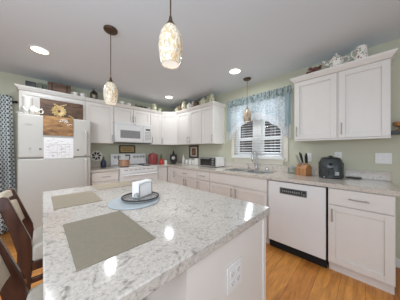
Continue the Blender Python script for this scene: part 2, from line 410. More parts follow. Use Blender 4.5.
def crown(c, x0, x1, z, ov=.04, h=.06, l=False, r=False, yf=-DU - .02):
    xa, xb = x0 - (ov if l else 0), x1 + (ov if r else 0)
    m = MB(); 
    lv = [(0, 0, 0), (.12, .008, .1), (.30, .012, .3), (.75, .036, .7), (.9, ov, .86), (1, ov, 1)]
    vs = []; fs = []
    for (_, o, q) in lv:
        k = o
        vs += [(x0 - (k if l else 0), -.001, z + h * q), (x0 - (k if l else 0), yf - k, z + h * q), (x1 + (k if r else 0), yf - k, z + h * q), (x1 + (k if r else 0), -.001, z + h * q)]
    n = len(lv)
    for i in range(n - 1):
        for k in range(4): fs.append((4 * i + k, 4 * i + (k + 1) % 4, 4 * i + 4 + (k + 1) % 4, 4 * i + 4 + k))
    fs.append((3, 2, 1, 0)); fs.append(tuple(4 * (n - 1) + k for k in range(4)))
    m.add(vs, fs)
    return obj('crown_molding', m, 'white', c)
ZU0, ZU1 = 1.385, 2.135
ZL = 2.195               # top of the crown, where things stand
def wall_cab(label, loc, rz, W, z0=ZU0):
    c = thing('wall_cabinet', label, 'cabinet', loc, rz, 'white wall cabinets')
    obj('carcass', B(0, W, -DU, -.001, z0, ZU1), 'white', c)
    return c
RB, RR, RD = 0.0, -PI / 2, -PI / 4

# base cabinets, stove wall
c = base_cab('short white drawer cabinet between refrigerator and electric range', (.60, YW, 0), RB, .435)
drawer(c, 0, .435, .70, ZT - .008, -DB - .02, .2175); door(c, 0, .435, .11, .70, -DB - .02, .39, .60)
c = base_cab('white corner cabinet with folding doors beyond the range', (1.835, YW, 0), RB, .267)
door(c, 0.02, .265, .11, ZT - .008, -DB - .02)
# window wall: local x runs towards smaller y
c = base_cab('white corner cabinet with tall door beside the inner corner', (XW, YW - .62, 0), RR, .326)
door(c, .0, .326, .11, ZT - .008, -DB - .02, .275, .72)
c = base_cab('wide white drawer cabinet in the middle of the run under the picture', (XW, 2.90, 0), RR, .668)
drawer(c, 0, .668, .70, ZT - .008, -DB - .02, .334); door(c, 0, .334, .11, .70, -DB - .02, .30, .60); door(c, .334, .668, .11, .70, -DB - .02, .37, .60)
c = base_cab('narrow white drawer cabinet under the toaster oven', (XW, 2.232, 0), RR, .322)
drawer(c, 0, .322, .70, ZT - .008, -DB - .02, .161); door(c, 0, .322, .11, .70, -DB - .02, .035, .60)
c = thing('base_cabinet', 'white sink cabinet with double doors beneath the window', 'cabinet', (XW, 1.910, 0), RR, 'white base cabinets')
W = 1.015
obj('carcass', MB().box(0, .018, -DB, -.001, .10, ZT - .001).box(W - .018, W, -DB, -.001, .10, ZT - .001).box(.018, W - .018, -DB, -.001, .10, .118).box(.018, W - .018, -.02, -.001, .118, .6).box(.018, W - .018, -DB, -DB + .018, .118, ZT - .001), 'white', c)
obj('toe_kick', B(.001, W - .001, -DB + .055, -.002, 0, .10), 'white', c)
d = obj('false_front', slab(GAP, W - GAP, .70 + GAP, ZT - .008, -DB - .02), 'white', c, .003)
door(c, 0, W / 2, .11, .70, -DB - .02, W / 2 - .04, .60); door(c, W / 2, W, .11, .70, -DB - .02, W / 2 + .04, .60)
c = base_cab('white cabinet with one drawer and one door beside the dishwasher', (XW, .270, 0), RR, .447)
drawer(c, 0, .447, .70, ZT - .008, -DB - .02, .2235); door(c, 0, .447, .11, .70, -DB - .02, .035, .60)

# wall cabinets, stove wall
c = wall_cab('white double-door wall cabinet above the refrigerator', (-.235, YW, 0), RB, .796, 1.79)
door(c, 0.02, .39, 1.79, ZU1, -DU - .02, .36, 1.87); door(c, .39, .765, 1.79, ZU1, -DU - .02, .42, 1.87); crown(c, 0, .796, ZU1, l=True)
c = wall_cab('tall white single-door wall cabinet between refrigerator and microwave', (.565, YW, 0), RB, .466)
door(c, 0, .466, ZU0, ZU1, -DU - .02, .43, 1.49); crown(c, 0, .466, ZU1)
c = wall_cab('short white double-door wall cabinet over the microwave', (1.033, YW, 0), RB, .784, 1.83)
door(c, 0, .392, 1.83, ZU1, -DU - .02, .362, 1.915); door(c, .392, .784, 1.83, ZU1, -DU - .02, .422, 1.915); crown(c, 0, .784, ZU1)
c = wall_cab('narrow white wall cabinet beside the microwave', (1.819, YW, 0), RB, .290)
door(c, 0, .290, ZU0, ZU1, -DU - .02, .035, 1.49); crown(c, 0, .290, ZU1)
# diagonal corner unit
c = thing('wall_cabinet', 'white angled wall cabinet filling the corner of the room', 'cabinet', (XW, YW, 0), 0, 'white wall cabinets')
poly = [(-.001, -.001), (-.611, -.001), (-.611, -DU), (-DU, -.611), (-.001, -.611)]
obj('carcass', MB().prism(poly, 'z', ZU0, ZU1), 'white', c)
po = [(-.001, -.001), (-.611, -.001), (-.611, -DU - .05), (-.611 + .01, -DU - .06), (-DU - .06, -.611 + .01), (-DU - .05, -.611), (-.001, -.611)]
m = MB(); lo = [(-.001, -.001), (-.611, -.001), (-.611, -DU - .02), (-.607, -DU - .022), (-DU - .022, -.607), (-DU - .02, -.611), (-.001, -.611)]
nn = 7; m.add([(x, y, ZU1) for x, y in lo] + [(x, y, ZU1 + .05) for x, y in po] + [(x, y, ZU1 + .06) for x, y in po],
      [tuple(range(nn))[::-1], tuple(range(2 * nn, 3 * nn))] + [(i + k * nn, (i + 1) % nn + k * nn, (i + 1) % nn + (k + 1) * nn, i + (k + 1) * nn) for k in (0, 1) for i in range(nn)])
obj('crown_molding', m, 'white', c)
cd = .296 * math.sqrt(2)
mt = Matrix.Translation((-.611, -DU, 0)) @ Matrix.Rotation(RD, 4, 'Z')
s = shaker(.011, cd - .011, ZU0 + GAP, ZU1 - GAP, -.02); s.v = [tuple(mt @ Vector(v)) for v in s.v]
d = obj('door', s, 'white', c, .0015, 1)
hm = MB(); a = mt @ Vector((.04, -.048, 1.425)); b = mt @ Vector((.04, -.048, 1.555)); hm.cyl(a, b, .0055, 10)
for zz in (1.44, 1.54): hm.cyl(mt @ Vector((.04, -.048, zz)), mt @ Vector((.04, -.018, zz)), .0045, 8)
obj('handle', hm, 'nickel', d)
# window wall
c = wall_cab('white double-door wall cabinet over the wall picture', (XW, 3.234, 0), RR, .836)
door(c, 0, .44, ZU0, ZU1, -DU - .02, .40, 1.49); door(c, .44, .836, ZU0, ZU1, -DU - .02, .48, 1.49); crown(c, 0, .836, ZU1)
c = wall_cab('white single-door wall cabinet with exposed side above the toaster oven', (XW, 2.396, 0), RR, .334)
door(c, 0, .334, ZU0, ZU1, -DU - .02, .30, 1.49); crown(c, 0, .334, ZU1, r=True)
c = wall_cab('big white double-door wall cabinet above the air fryer and knife block', (XW, .660, 0), RR, .832)
door(c, 0, .437, ZU0, ZU1, -DU - .02, .034, 1.49); door(c, .445, .832, ZU0, ZU1, -DU - .02, .475, 1.49); crown(c, 0, .832, ZU1, l=True, r=True)
obj('light_rail', B(.0, .832, -DU - .012, -DU + .006, ZU0 - .016, ZU0), 'white', c)

# ------------------------------------------------------------------ worktops
def worktop(label, rects, back, bs=()):
    t = thing('countertop', label, 'countertop', (0, 0, 0), 0, 'marble-look worktops')
    m = MB()
    for r in rects: m.box(r[0], r[1], r[2], r[3], ZT, .914)
    obj('worktop', m, 'counter_stone', t)
    m = MB()
    for r in bs: m.box(*r)
    obj('backsplash', m, 'counter_stone', t, .003)
    return t
XF = XW - .645; YF = YW - .645
SX0, SX1, SY0, SY1 = 2.19, 2.60, .985, 1.70
worktop('short marble-look worktop between refrigerator and electric range', [(.585, 1.038, YF, YW - .001)], None, [(.585, 1.038, YW - .02, YW - .001, .9142, 1.01)])
mbx = [(1.832, XF, YF, YW - .001), (XF, XW - .001, SY1, YW - .001), (XF, SX0, SY0, SY1), (SX1, XW - .001, SY0, SY1), (XF, XW - .001, -.195, SY0)]
worktop('long L-shaped marble-look worktop running under the window', mbx, None,
        [(1.832, XW - .02, YW - .02, YW - .001, .9142, 1.01), (XW - .02, XW - .001, -.195, YW - .001, .9142, 1.012)])

# sink and tap
s = thing('kitchen_sink', 'double-bowl stainless sink set into the worktop below the window', 'sink', (0, 0, 0))
def bowl(y0, y1):
    x0, x1, zt, zb, t = SX0 + .02, SX1 - .02, .9145, .77, .004
    m = MB()
    m.box(x0 - t, x0, y0 - t, y1 + t, zb, zt).box(x1, x1 + t, y0 - t, y1 + t, zb, zt).box(x0, x1, y0 - t, y0, zb, zt).box(x0, x1, y1, y1 + t, zb, zt).box(x0, x1, y0, y1, zb - t, zb)
    o = obj('bowl', m, 'steel', s)
    obj('drain', MB().lathe([(.04, 0), (.04, .003), (.02, .004)], 16, Matrix.Translation(((x0 + x1) / 2, (y0 + y1) / 2, zb))), 'chrome', o)
bowl(SY0 + .02, 1.33); bowl(1.37, SY1 - .02)
m = MB(); z0, z1 = .9145, .919
m.box(SX0 - .012, SX0 + .02, SY0 - .012, SY1 + .012, z0, z1).box(SX1 - .02, SX1 + .012, SY0 - .012, SY1 + .012, z0, z1)
for (a, b) in ((SY0 - .012, SY0 + .02), (1.33, 1.37), (SY1 - .02, SY1 + .012)): m.box(SX0 + .02, SX1 - .02, a, b, z0, z1)
obj('rim', m, 'steel', s, .002)
f = thing('kitchen_faucet', 'tall chrome gooseneck faucet standing behind the sink', 'faucet', (2.645, 1.31, .9142))
obj('base_plate', MB().lathe([(.03, 0), (.03, .006), (.024, .012), (.019, .05), (.017, .06)], 18), 'chrome', f)
pts = [(0, 0, .05), (0, 0, .25)] + [(-.075 + .075 * math.cos(a), 0, .25 + .075 * math.sin(a)) for a in [PI * k / 10 for k in range(1, 11)]] + [(-.15, 0, .235)]
obj('spout', MB().tube(pts, .0125, 12), 'chrome', f)
obj('spray_head', MB().lathe([(.013, .15), (.018, .17), (.017, .225), (.012, .245)], 14, Matrix.Translation((-.15, 0, 0))), 'chrome', f)
obj('lever', MB().tube([(0, .015, .07), (0, .035, .085), (0, .05, .13)], .007, 8), 'chrome', f)
f = thing('soap_pump', 'small chrome soap pump set beside the tap', 'soap dispenser', (2.645, 1.46, .9142))
obj('pump_base', MB().lathe([(.02, 0), (.02, .008), (.012, .014), (.01, .06)], 14), 'chrome', f)
obj('nozzle', MB().tube([(0, 0, .05), (0, 0, .085), (-.02, 0, .095), (-.07, 0, .085)], .006, 8), 'chrome', f)
f = thing('air_gap_cap', 'short chrome cap on the worktop behind the sink', 'fitting', (2.645, 1.13, .9142))
obj('cap', MB().lathe([(.02, 0), (.02, .05), (.017, .058), (.004, .06)], 14), 'chrome', f)

# ------------------------------------------------------------------ island
IX0, IX1, IY0, IY1 = 0.003, .965, .392, 1.83
PX0, PX1, PY0, PY1 = .345, .94, .415, 1.80
t = thing('kitchen_island', 'white panelled island base under the big marble-look top', 'island', (0, 0, 0))
obj('carcass', B(PX0 + .02, PX1 - .02, PY0 + .018, PY1 - .018, .10, ZT - .004), 'white', t)
obj('end_panel', B(PX0, PX1 - .012, PY0, PY0 + .018, 0, ZT - .004), 'white', t)
obj('end_panel', B(PX0, PX1 - .012, PY1 - .018, PY1, 0, ZT - .004), 'white', t)
obj('back_panel', B(PX0, PX0 + .018, PY0 + .0181, PY1 - .0181, 0, ZT - .004), 'white', t)
obj('corner_trim', MB().box(PX1 - .03, PX1 + .004, PY0 - .006, PY0 + .02, 0, ZT - .004), 'white', t, .003)
obj('toe_kick', B(PX0 + .02, PX1 - .075, PY0 + .018, PY1 - .018, 0, .10), 'white', t)
for k in range(3):
    a = PY0 + .03 + k * .44; yy = a + .44
    s = MB().box(PX1 - .02, PX1, a + GAP, yy - GAP, .11, .86); s.box(PX1, PX1 + .006, a + GAP, a + .06, .11, .86).box(PX1, PX1 + .006, yy - .06, yy - GAP, .11, .86).box(PX1, PX1 + .006, a + .06, yy - .06, .80, .86).box(PX1, PX1 + .006, a + .06, yy - .06, .11, .17)
    d = obj('door', s, 'white', t)
    obj('handle', MB().cyl((PX1 + .03, yy - .03, .62), (PX1 + .03, yy - .03, .75), .005, 8).cyl((PX1 + .03, yy - .03, .64), (PX1, yy - .03, .64), .004, 8).cyl((PX1 + .03, yy - .03, .73), (PX1, yy - .03, .73), .004, 8), 'nickel', d)
tag(obj('island_top', B(IX0, IX1, IY0, IY1, ZT - .003, .914), 'island_stone', bev=.004, seg=2), 'large grey-white marble-look island top with place mats on it', 'countertop')

# ------------------------------------------------------------------ appliances
# dishwasher
t = thing('dishwasher', 'white built-in dishwasher with dark recessed grip at its top', 'dishwasher', (XW, .885, 0), RR)
W = .607
obj('tub', B(.006, W - .008, -.585, -.01, .02, .868), 'shade', t)  # tub coloured black to paint the shade in the door seams
obj('door_panel', B(.005, W - .009, -.624, -.586, .112, .862), 'appl', t, .004)
obj('kick_plate', B(.006, W - .008, -.565, -.552, 0.0, .11), 'shade', t)
p = obj('pocket_grip', MB().box(.147, .432, -.628, -.6241, .722, .735).box(.147, .432, -.628, -.6241, .787, .797).box(.147, .160, -.628, -.6241, .735, .787).box(.420, .432, -.628, -.6241, .735, .787), 'dkgrey', t, .001)
obj('grip_recess', B(.160, .420, -.6262, -.6241, .735, .787), 'charcoal', p)
m = MB()
for k in range(9): m.box(.172 + k * .022, .187 + k * .022, -.6275, -.6263, .748, .770)
m.box(.378, .385, -.6275, -.6263, .745, .780).box(.395, .412, -.6275, -.6263, .742, .756)
obj('button_row', m, 'button', p)

# electric range
t = thing('electric_range', 'white freestanding electric range with coil burners and raised control panel', 'range', (1.046, YW, 0))
W = .778
obj('body', B(0, W, -.625, -.03, .06, .898), 'appl', t)
obj('cooktop', B(-.003, W + .003, -.66, -.10, .8985, .917), 'appl', t, .006)
mm = MB().prism([(-.10, .899), (-.03, .899), (-.03, 1.168), (-.055, 1.178), (-.075, 1.165)], 'x', 0, W)
bgd = obj('backguard', mm, 'appl', t, .006)
def slope(x, z): return (x, -.10 + (z - .899) * .094, z)
for x in (.085, .165, .50, .575, .65, .72):
    z = 1.10; a = slope(x, z); kn = obj('knob', MB().cyl(a, (a[0], a[1] - .006, a[2]), .031, 18).cyl((a[0], a[1] - .006, a[2]), (a[0], a[1] - .026, a[2]), .02, 14).box(a[0] - .004, a[0] + .004, a[1] - .031, a[1] - .02, z - .019, z + .019), 'ltgrey', bgd)
a = slope(.345, 1.135); obj('clock_display', B(.29, .40, a[1] - .004, a[1] + .006, 1.118, 1.152), 'dkgrey', bgd)
a = slope(.345, 1.06); m = MB()
for k in range(5): m.box(.285 + k * .025, .303 + k * .025, a[1] - .004, a[1] + .006, 1.07, 1.082)
obj('touch_buttons', m, 'ltgrey', bgd)
obj('vent_gap', B(.01, W - .01, -.1035, -.0995, .925, .937), 'dkgrey', bgd)
for (x, y, r) in ((.125, -.52, .085), (.19, -.25, .095), (.585, -.52, .095), (.585, -.25, .075)):
    bu = obj('drip_pan', MB().lathe([(r + .018, 0), (r + .018, .004), (r + .008, .006), (r * .5, .001)], 24, Matrix.Translation((x, y, .917))), 'steel', t)
    pts = [(x + rr * math.cos(an), y + rr * math.sin(an), .9265) for rr, an in [(.02 + (r - .02) * k / 70, 2 * PI * 4 * k / 70) for k in range(71)]]
    obj('coil_burner', MB().tube(pts, .0042, 6), 'iron', bu)
od = obj('oven_door', B(.004, W - .004, -.658, -.626, .235, .79), 'appl', t, .005)
obj('door_window', B(.16, W - .16, -.6605, -.658, .40, .66), 'bgloss', od)
hm = MB().cyl((.06, -.70, .765), (W - .06, -.70, .765), .013, 12)
for x in (.08, W - .08): hm.cyl((x, -.70, .765), (x, -.657, .765), .009, 10)
obj('handle', hm, 'appl', od)
fp = obj('front_strip', B(.004, W - .004, -.652, -.626, .797, .8975), 'appl', t, .004)
m = MB()
for k in range(7): m.box(.08 + k * .09, .145 + k * .09, -.6535, -.652, .862, .872)
obj('vent_slot', m, 'dkgrey', fp)
sd = obj('storage_drawer', B(.004, W - .004, -.652, -.626, .07, .228), 'appl', t, .005)
obj('foot_rail', B(.02, W - .02, -.58, -.05, 0, .06), 'dkgrey', t)

# over-range microwave
t = thing('microwave_oven', 'white over-range microwave hung beneath the short cabinet', 'microwave', (1.036, YW, 0))
W = .778
obj('case', B(0, W, -.395, -.002, 1.412, 1.826), 'appl', t, .004)
dr = obj('door', B(.003, .575, -.418, -.396, 1.425, 1.772), 'appl', t, .006)
obj('door_window', B(.09, .50, -.4205, -.418, 1.50, 1.665), 'ltgrey', dr, .001)
m = MB()
for k in range(12): m.box(.095, .495, -.4215, -.4206, 1.508 + k * .0125, 1.5135 + k * .0125)
obj('window_mesh', m, 'dkgrey', dr)
obj('handle', B(.535, .56, -.432, -.4181, 1.46, 1.74), 'appl', dr, .006)
cp = obj('control_panel', B(.578, W - .003, -.418, -.396, 1.425, 1.772), 'appl', t, .006)
obj('display', B(.625, .735, -.4202, -.418, 1.69, 1.725), 'charcoal', cp)
m = MB()
for i in range(6):
    for j in range(3): m.box(.612 + j * .05, .65 + j * .05, -.4202, -.418, 1.475 + i * .034, 1.494 + i * .034)
obj('keypad', m, 'ltgrey', cp)
vg = obj('vent_grille', B(.003, W - .003, -.412, -.396, 1.776, 1.824), 'appl', t, .003)
obj('badge', B(.36, .41, -.4135, -.412, 1.792, 1.806), 'ltgrey', vg)
obj('underside_vent', B(.01, W - .01, -.40, -.03, 1.400, 1.4115), 'charcoal', t)

# refrigerator
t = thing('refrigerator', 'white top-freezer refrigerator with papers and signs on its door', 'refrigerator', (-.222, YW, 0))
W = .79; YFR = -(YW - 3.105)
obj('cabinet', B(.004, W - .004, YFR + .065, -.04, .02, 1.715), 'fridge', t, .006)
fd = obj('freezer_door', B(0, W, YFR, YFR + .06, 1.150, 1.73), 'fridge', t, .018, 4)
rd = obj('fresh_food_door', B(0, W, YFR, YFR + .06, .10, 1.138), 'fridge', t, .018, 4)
def fhandle(z0, z1, p):
    return obj('handle', MB().prism([(z0, 0), (z0 + .015, -.042), (z1 - .015, -.042), (z1, 0), (z1 - .03, 0), (z1 - .045, -.022), (z0 + .045, -.022), (z0 + .03, 0)], 'x', 0, .03), 'fridge', p, .005)
h1 = fhandle(0, .40, fd); h1.data.transform(Matrix(((1, 0, 0, W - .085), (0, 0, 1, YFR), (0, 1, 0, 1.165), (0, 0, 0, 1))))
h2 = fhandle(0, .48, rd); h2.data.transform(Matrix(((1, 0, 0, W - .085), (0, 0, 1, YFR), (0, 1, 0, .64), (0, 0, 0, 1))))
obj('toe_grille', B(.01, W - .01, YFR + .05, YFR + .07, .02, .095), 'dkgrey', t)
obj('hinge_cover', B(-.012, .05, YFR + .015, YFR + .09, 1.7305, 1.745), 'fridge', t, .004)
obj('badge', B(.07, .135, YFR - .003, YFR, 1.585, 1.60), 'ltgrey', fd)
yf = YW + YFR
# things on the freezer door
c = thing('wall_calendar', 'white paper calendar sheet hung on the freezer door below the board', 'calendar', (.184, yf, 1.13))
obj('page', B(-.162, .162, -.004, -.0005, 0, .30), 'paper', c)
m = MB(); m.box(-.155, .155, -.0052, -.0041, .205, .208)
for k in range(1, 7): m.box(-.155 + k * .0443 - .0008, -.155 + k * .0443 + .0008, -.0052, -.0041, .01, .205)
for k in range(5): m.box(-.155, .155, -.0052, -.0041, .01 + k * .039, .0115 + k * .039)
for k in range(40):
    x, z = R.uniform(-.14, .10), R.uniform(.03, .28); m.box(x, x + R.uniform(.012, .035), -.0052, -.0041, z, z + .005)
obj('print', m, 'ink', c)
c = thing('wooden_plaque', 'stained wooden board with white markings fixed above the calendar', 'plaque', (.178, yf, 1.462))
obj('board', B(-.163, .163, -.016, -.0005, 0, .268), 'rustic2', c, .003)
m = MB()
for k in range(6):
    x, z = R.uniform(0.0, .12), R.uniform(.13, .23); m.tube([(x + .013 * math.cos(q), -.017, z + .013 * math.sin(q)) for q in [k2 * PI / 4 for k2 in range(8)]], .0022, 5, True)
for (x, z) in ((.0, .20), (.04, .235), (.08, .20), (.12, .17)): m.box(x, x + .03, -.0175, -.016, z, z + .006)
obj('white_lettering', m, 'ceramic', c)
for (x, z, l, mm) in ((-.109, 1.28, 'small grey magnet stuck alone near the hinge edge of the freezer door', 'ltgrey'), (-.012, 1.268, 'small dark magnet at the edge of the paper calendar', 'dkgrey'), (.402, 1.255, 'small dark magnet between the calendar and the freezer handle', 'dkgrey')):
    tag(obj('magnet', B(x - .012, x + .012, yf - .008, yf - .0005, z - .01, z + .01), mm, bev=.002), l, 'magnet', 'refrigerator magnets')
# things standing on the refrigerator (top 1.73)
def lz(name, label, cat, loc, prof, m, group=None, n=24):
    o = obj(name, MB().lathe(prof, n), m, loc=loc); return tag(o, label, cat, group)
c = thing('wooden_sign', 'big brown wooden sign with a golden sunflower standing on the refrigerator', 'sign', (.233, 3.20, 1.731))
obj('board', B(-.25, .25, .02, .045, 0, .262), 'rustic', c, .003)
m = MB(); cx, cz = -.045, .105
for ring, (rr, pw, ln, yo) in enumerate(((.085, .026, .045, .012), (.045, .022, .045, .006))):
    for k in range(14):
        a = 2 * PI * k / 14 + ring * .2
        d = Vector((math.cos(a), 0, math.sin(a))); q = Vector((-d.z, 0, d.x)); p = Vector((cx, 0, cz)) + d * rr * .5
        vs = [p + q * pw * .4 + Vector((0, .02, 0)), p - q * pw * .4 + Vector((0, .02, 0)), p + d * ln * .6 - q * pw * .6 + Vector((0, yo, 0)), p + d * ln * 1.1 + Vector((0, yo + .006, 0)), p + d * ln * .6 + q * pw * .6 + Vector((0, yo, 0))]
        vs += [v + Vector((0, .005, 0)) for v in vs]
        m.add(vs, [(0, 1, 2, 3, 4), (9, 8, 7, 6, 5)] + [(i, (i + 1) % 5, 5 + (i + 1) % 5, 5 + i) for i in range(5)])
obj('medallion', MB().lathe([(.075, 0), (.075, .004), (.07, .006)], 28, Matrix.Translation((cx, .0198, cz)) @ Matrix.Rotation(PI / 2, 4, 'X')), 'tanart', c)
for q in range(len(m.v)): m.v[q] = (m.v[q][0], m.v[q][1] - .006, m.v[q][2])
obj('sunflower', m, 'gold', c)
ms = MB(); ms.sphere((cx, .012, cz), .018, 1, 14, 8); obj('flower_center', ms, 'trunkwood', c)
m = MB()
for (x, z, s) in ((-.11, .20, 1), (.05, .215, -1), (.06, .05, 1)):
    for k in range(3): m.prism([(x + s * k * .022, z - .012 * k), (x + s * (k * .022 + .02), z + .012 - .012 * k), (x + s * (k * .022 + .034), z - .01 - .012 * k)], 'y', .014, .0199)
obj('leaf_decor', m, 'gold', c)
lz('canister', 'tall white cylinder canister standing on the refrigerator', 'canister', (-.14, 3.32, 1.7315), [(.046, 0), (.05, .006), (.05, .24), (.052, .243), (.052, .262), (.045, .27), (.01, .272)], 'ceramic')
def teapot(name, label, loc, rz, s, m, group, cat='teapot', spout=True):
    c = thing(name, label, cat, loc, rz, group)
    P_ = [(.035, 0), (.04, .004), (.058, .03), (.064, .055), (.058, .085), (.04, .105), (.034, .11)]
    obj('body', MB().lathe([(r * s, z * s) for r, z in P_], 24), m, c)
    obj('lid', MB().lathe([(.036 * s, .1102 * s), (.034 * s, .118 * s), (.015 * s, .13 * s), (.006 * s, .134 * s), (.01 * s, .142 * s), (.008 * s, .15 * s), (.001, .152 * s)], 18), m, c)
    if spout: obj('spout', MB().tube([(.05 * s, 0, .045 * s), (.085 * s, 0, .06 * s), (.098 * s, 0, .09 * s), (.112 * s, 0, .105 * s)], .01, 10, rs=[.016 * s, .013 * s, .009 * s, .008 * s]), m, c)
    obj('handle', MB().tube([(-.052 * s, 0, .085 * s), (-.08 * s, 0, .098 * s), (-.1 * s, 0, .08 * s), (-.098 * s, 0, .05 * s), (-.08 * s, 0, .03 * s), (-.055 * s, 0, .032 * s)], .007 * s, 8), m, c)
    return c
def cup(name, label, loc, rz, r, h, m, group, cat='cup'):
    c = thing(name, label, cat, loc, rz, group)
    obj('bowl', MB().lathe([(r * .55, 0), (r * .6, .004), (r * .9, h * .4), (r, h), (r * .94, h), (r * .84, h * .42), (r * .5, .01)], 20), m, c)
    obj('handle', MB().tube([(-r * .92, 0, h * .85), (-r * 1.4, 0, h * .9), (-r * 1.65, 0, h * .6), (-r * 1.35, 0, h * .3), (-r * .85, 0, h * .35)], .005, 8), m, c)
    return c
teapot('teapot', 'low floral teapot standing in front of the white canister on the refrigerator', (-.075, 3.165, 1.7315), PI, .92, 'floral', 'floral teapots and jugs')

# ------------------------------------------------------------------ things on the tops of the wall cabinets
tag(obj('storage_box', B(-.175, -.06, 3.60, 3.70, ZL + .0005, ZL + .115), 'black', bev=.004), 'small black box on the wall cabinet end by the curtain', 'box')
for k, (x, y, hh, l) in enumerate(((-.015, 3.62, .12, 'clear glass jar beside the black box on the cabinet top'), (.035, 3.66, .13, 'clear glass jar beside the wooden chest on the cabinet top'))):
    lz('glass_jar', l, 'jar', (x, y, ZL + .0005), [(.032, 0), (.035, .004), (.035, hh * .75), (.026, hh * .85), (.026, hh)], 'clear', 'glass jars on the cabinet top', 18)
c = thing('wooden_chest', 'dark brown wooden chest on the cabinet top above the refrigerator', 'chest', (.215, 3.56, ZL + .0005), -.05)
obj('chest', B(-.14, .14, -.06, .06, 0, .105), 'trunkwood', c, .004)
obj('chest_lid', MB().prism([(-.064, .106), (.064, .106), (.064, .14), (.04, .152), (-.04, .152), (-.064, .14)], 'x', -.144, .144), 'trunkwood', c, .003)
obj('metal_band', MB().box(-.10, -.085, -.0665, -.0645, 0.002, .14).box(.085, .10, -.0665, -.0645, .002, .14), 'iron', c)
cup('teacup', 'white teacup nearest the wooden chest on the cabinet top', (.42, 3.535, ZL + .0005), .3, .04, .06, 'floral', 'teacups on the wall cabinets')
cup('teacup', 'white teacup between the chest and the brown lantern', (.52, 3.535, ZL + .0005), 2.9, .038, .065, 'ceramic', 'teacups on the wall cabinets')
c = thing('lantern', 'small brown metal lantern on the wall cabinet top', 'lantern', (.695, 3.535, ZL + .0005))
obj('base', B(-.055, .055, -.055, .055, 0, .018), 'bronze', c, .002)
for sx in (-1, 1):
    for sy in (-1, 1): obj('corner_post', B(sx * .045 - .006, sx * .045 + .006, sy * .045 - .006, sy * .045 + .006, .018, .11), 'bronze', c)
obj('candle', MB().lathe([(.022, .0182), (.022, .08), (.003, .082)], 14), 'tan', c)
obj('roof', MB().lathe([(.075, .11), (.07, .118), (.03, .155), (.012, .165), (.012, .175), (.002, .18)], 4, Matrix.Rotation(PI / 4, 4, 'Z')), 'bronze', c, smooth=0)
obj('ring', MB().tube([(.018 * math.cos(a), 0, .19 + .018 * math.sin(a)) for a in [2 * PI * k / 12 for k in range(12)]], .003, 6, True), 'bronze', c)
cup('teacup', 'cream teacup standing above the microwave beside a second cup', (1.20, 3.535, ZL + .0005), .2, .042, .065, 'ceramic', 'teacups on the wall cabinets')
teapot('teapot', 'cream teapot on the cabinet top above the microwave', (1.33, 3.535, ZL + .0005), .1, .62, 'floral', 'floral teapots and jugs')
def greenery(label, x0, x1, y, hgt, n, along='x'):
    m = MB()
    for k in range(n):
        t_ = x0 + (x1 - x0) * k / (n - 1); px, py = (t_, y + R.uniform(-.03, .03)) if along == 'x' else (y + R.uniform(-.03, .03), t_)
        a = R.uniform(0, 2 * PI); L = R.uniform(.03, .055); zz = ZL + .006 + R.uniform(0, hgt)
        d = Vector((math.cos(a), math.sin(a), R.uniform(-.1, .6))).normalized() * L; q = Vector((-math.sin(a), math.cos(a), 0)) * L * .28
        p = Vector((px, py, zz)); u = Vector((0, 0, .002))
        vs = [p, p + d * .5 + q, p + d, p + d * .5 - q]; vs += [v + u for v in vs]
        m.add(vs, [(0, 1, 2, 3), (7, 6, 5, 4), (0, 4, 5, 1), (1, 5, 6, 2), (2, 6, 7, 3), (3, 7, 4, 0)])
    m.tube([(x0, y, ZL + .006), ((x0 + x1) / 2, y + .02, ZL + .01), (x1, y, ZL + .006)] if along == 'x' else [(y, x0, ZL + .006), (y + .02, (x0 + x1) / 2, ZL + .01), (y, x1, ZL + .006)], .005, 6)
    return tag(obj('leaf_garland', m, 'leaf'), label, 'greenery')
greenery('low green leaf garland lying between the cream teapot and the green jug', 1.46, 1.76, 3.52, .04, 70)
def jug(label, loc, rz, s, m, group='floral teapots and jugs'):
    c = thing('jug', label, 'jug', loc, rz, group)
    obj('body', MB().lathe([(r * s, z * s) for r, z in [(.04, 0), (.045, .005), (.058, .05), (.05, .11), (.036, .145), (.042, .175), (.038, .175), (.032, .146)]], 22), m, c)
    obj('handle', MB().tube([(-.036 * s, 0, .15 * s), (-.075 * s, 0, .15 * s), (-.085 * s, 0, .1 * s), (-.05 * s, 0, .06 * s)], .007 * s, 8), m, c)
    return c
jug('green floral jug on the narrow cabinet beside the microwave', (1.93, 3.535, ZL + .0005), .4, .95, 'green')
cup('teacup', 'small green floral cup next to the jug over the narrow cabinet', (2.075, 3.535, ZL + .0005), .4, .042, .07, 'green', 'teacups on the wall cabinets')
lz('bowl', 'dark bowl in the room corner on the angled cabinet', 'bowl', (2.50, 3.62, ZL + .0005), [(.04, 0), (.045, .006), (.09, .05), (.1, .08), (.094, .08), (.08, .05), (.03, .012)], 'bronze')
jug('dark vase-like jug nearest the room corner on the window-wall cabinets', (2.40, 3.135, ZL + .0005), 1.2, 1.0, 'trunkwood')
teapot('teapot', 'green floral teapot on the corner end of the window-wall cabinets', (2.43, 3.30, ZL + .0005), 1.2, 1.0, 'green', 'floral teapots and jugs')
jug('cream floral jug in the middle of the crowded window-wall cabinet top', (2.40, 2.985, ZL + .0005), 2.9, 1.15, 'green')
teapot('teapot', 'cream floral teapot between the tall jug and the dark pot', (2.40, 2.79, ZL + .0005), -1.5, .95, 'floral', 'floral teapots and jugs')
lz('ginger_jar', 'dark brown round pot on the window-wall cabinet top', 'pot', (2.43, 2.60, ZL + .0005), [(.04, 0), (.06, .03), (.066, .07), (.05, .11), (.03, .12), (.03, .135), (.01, .15)], 'trunkwood')
teapot('teapot', 'big green floral teapot near the exposed end of the window-wall cabinets', (2.43, 2.385, ZL + .0005), -1.5, 1.15, 'green', 'floral teapots and jugs')
jug('small green jug at the exposed end of the window-wall cabinets', (2.45, 2.165, ZL + .0005), 3.0, 1.0, 'green')
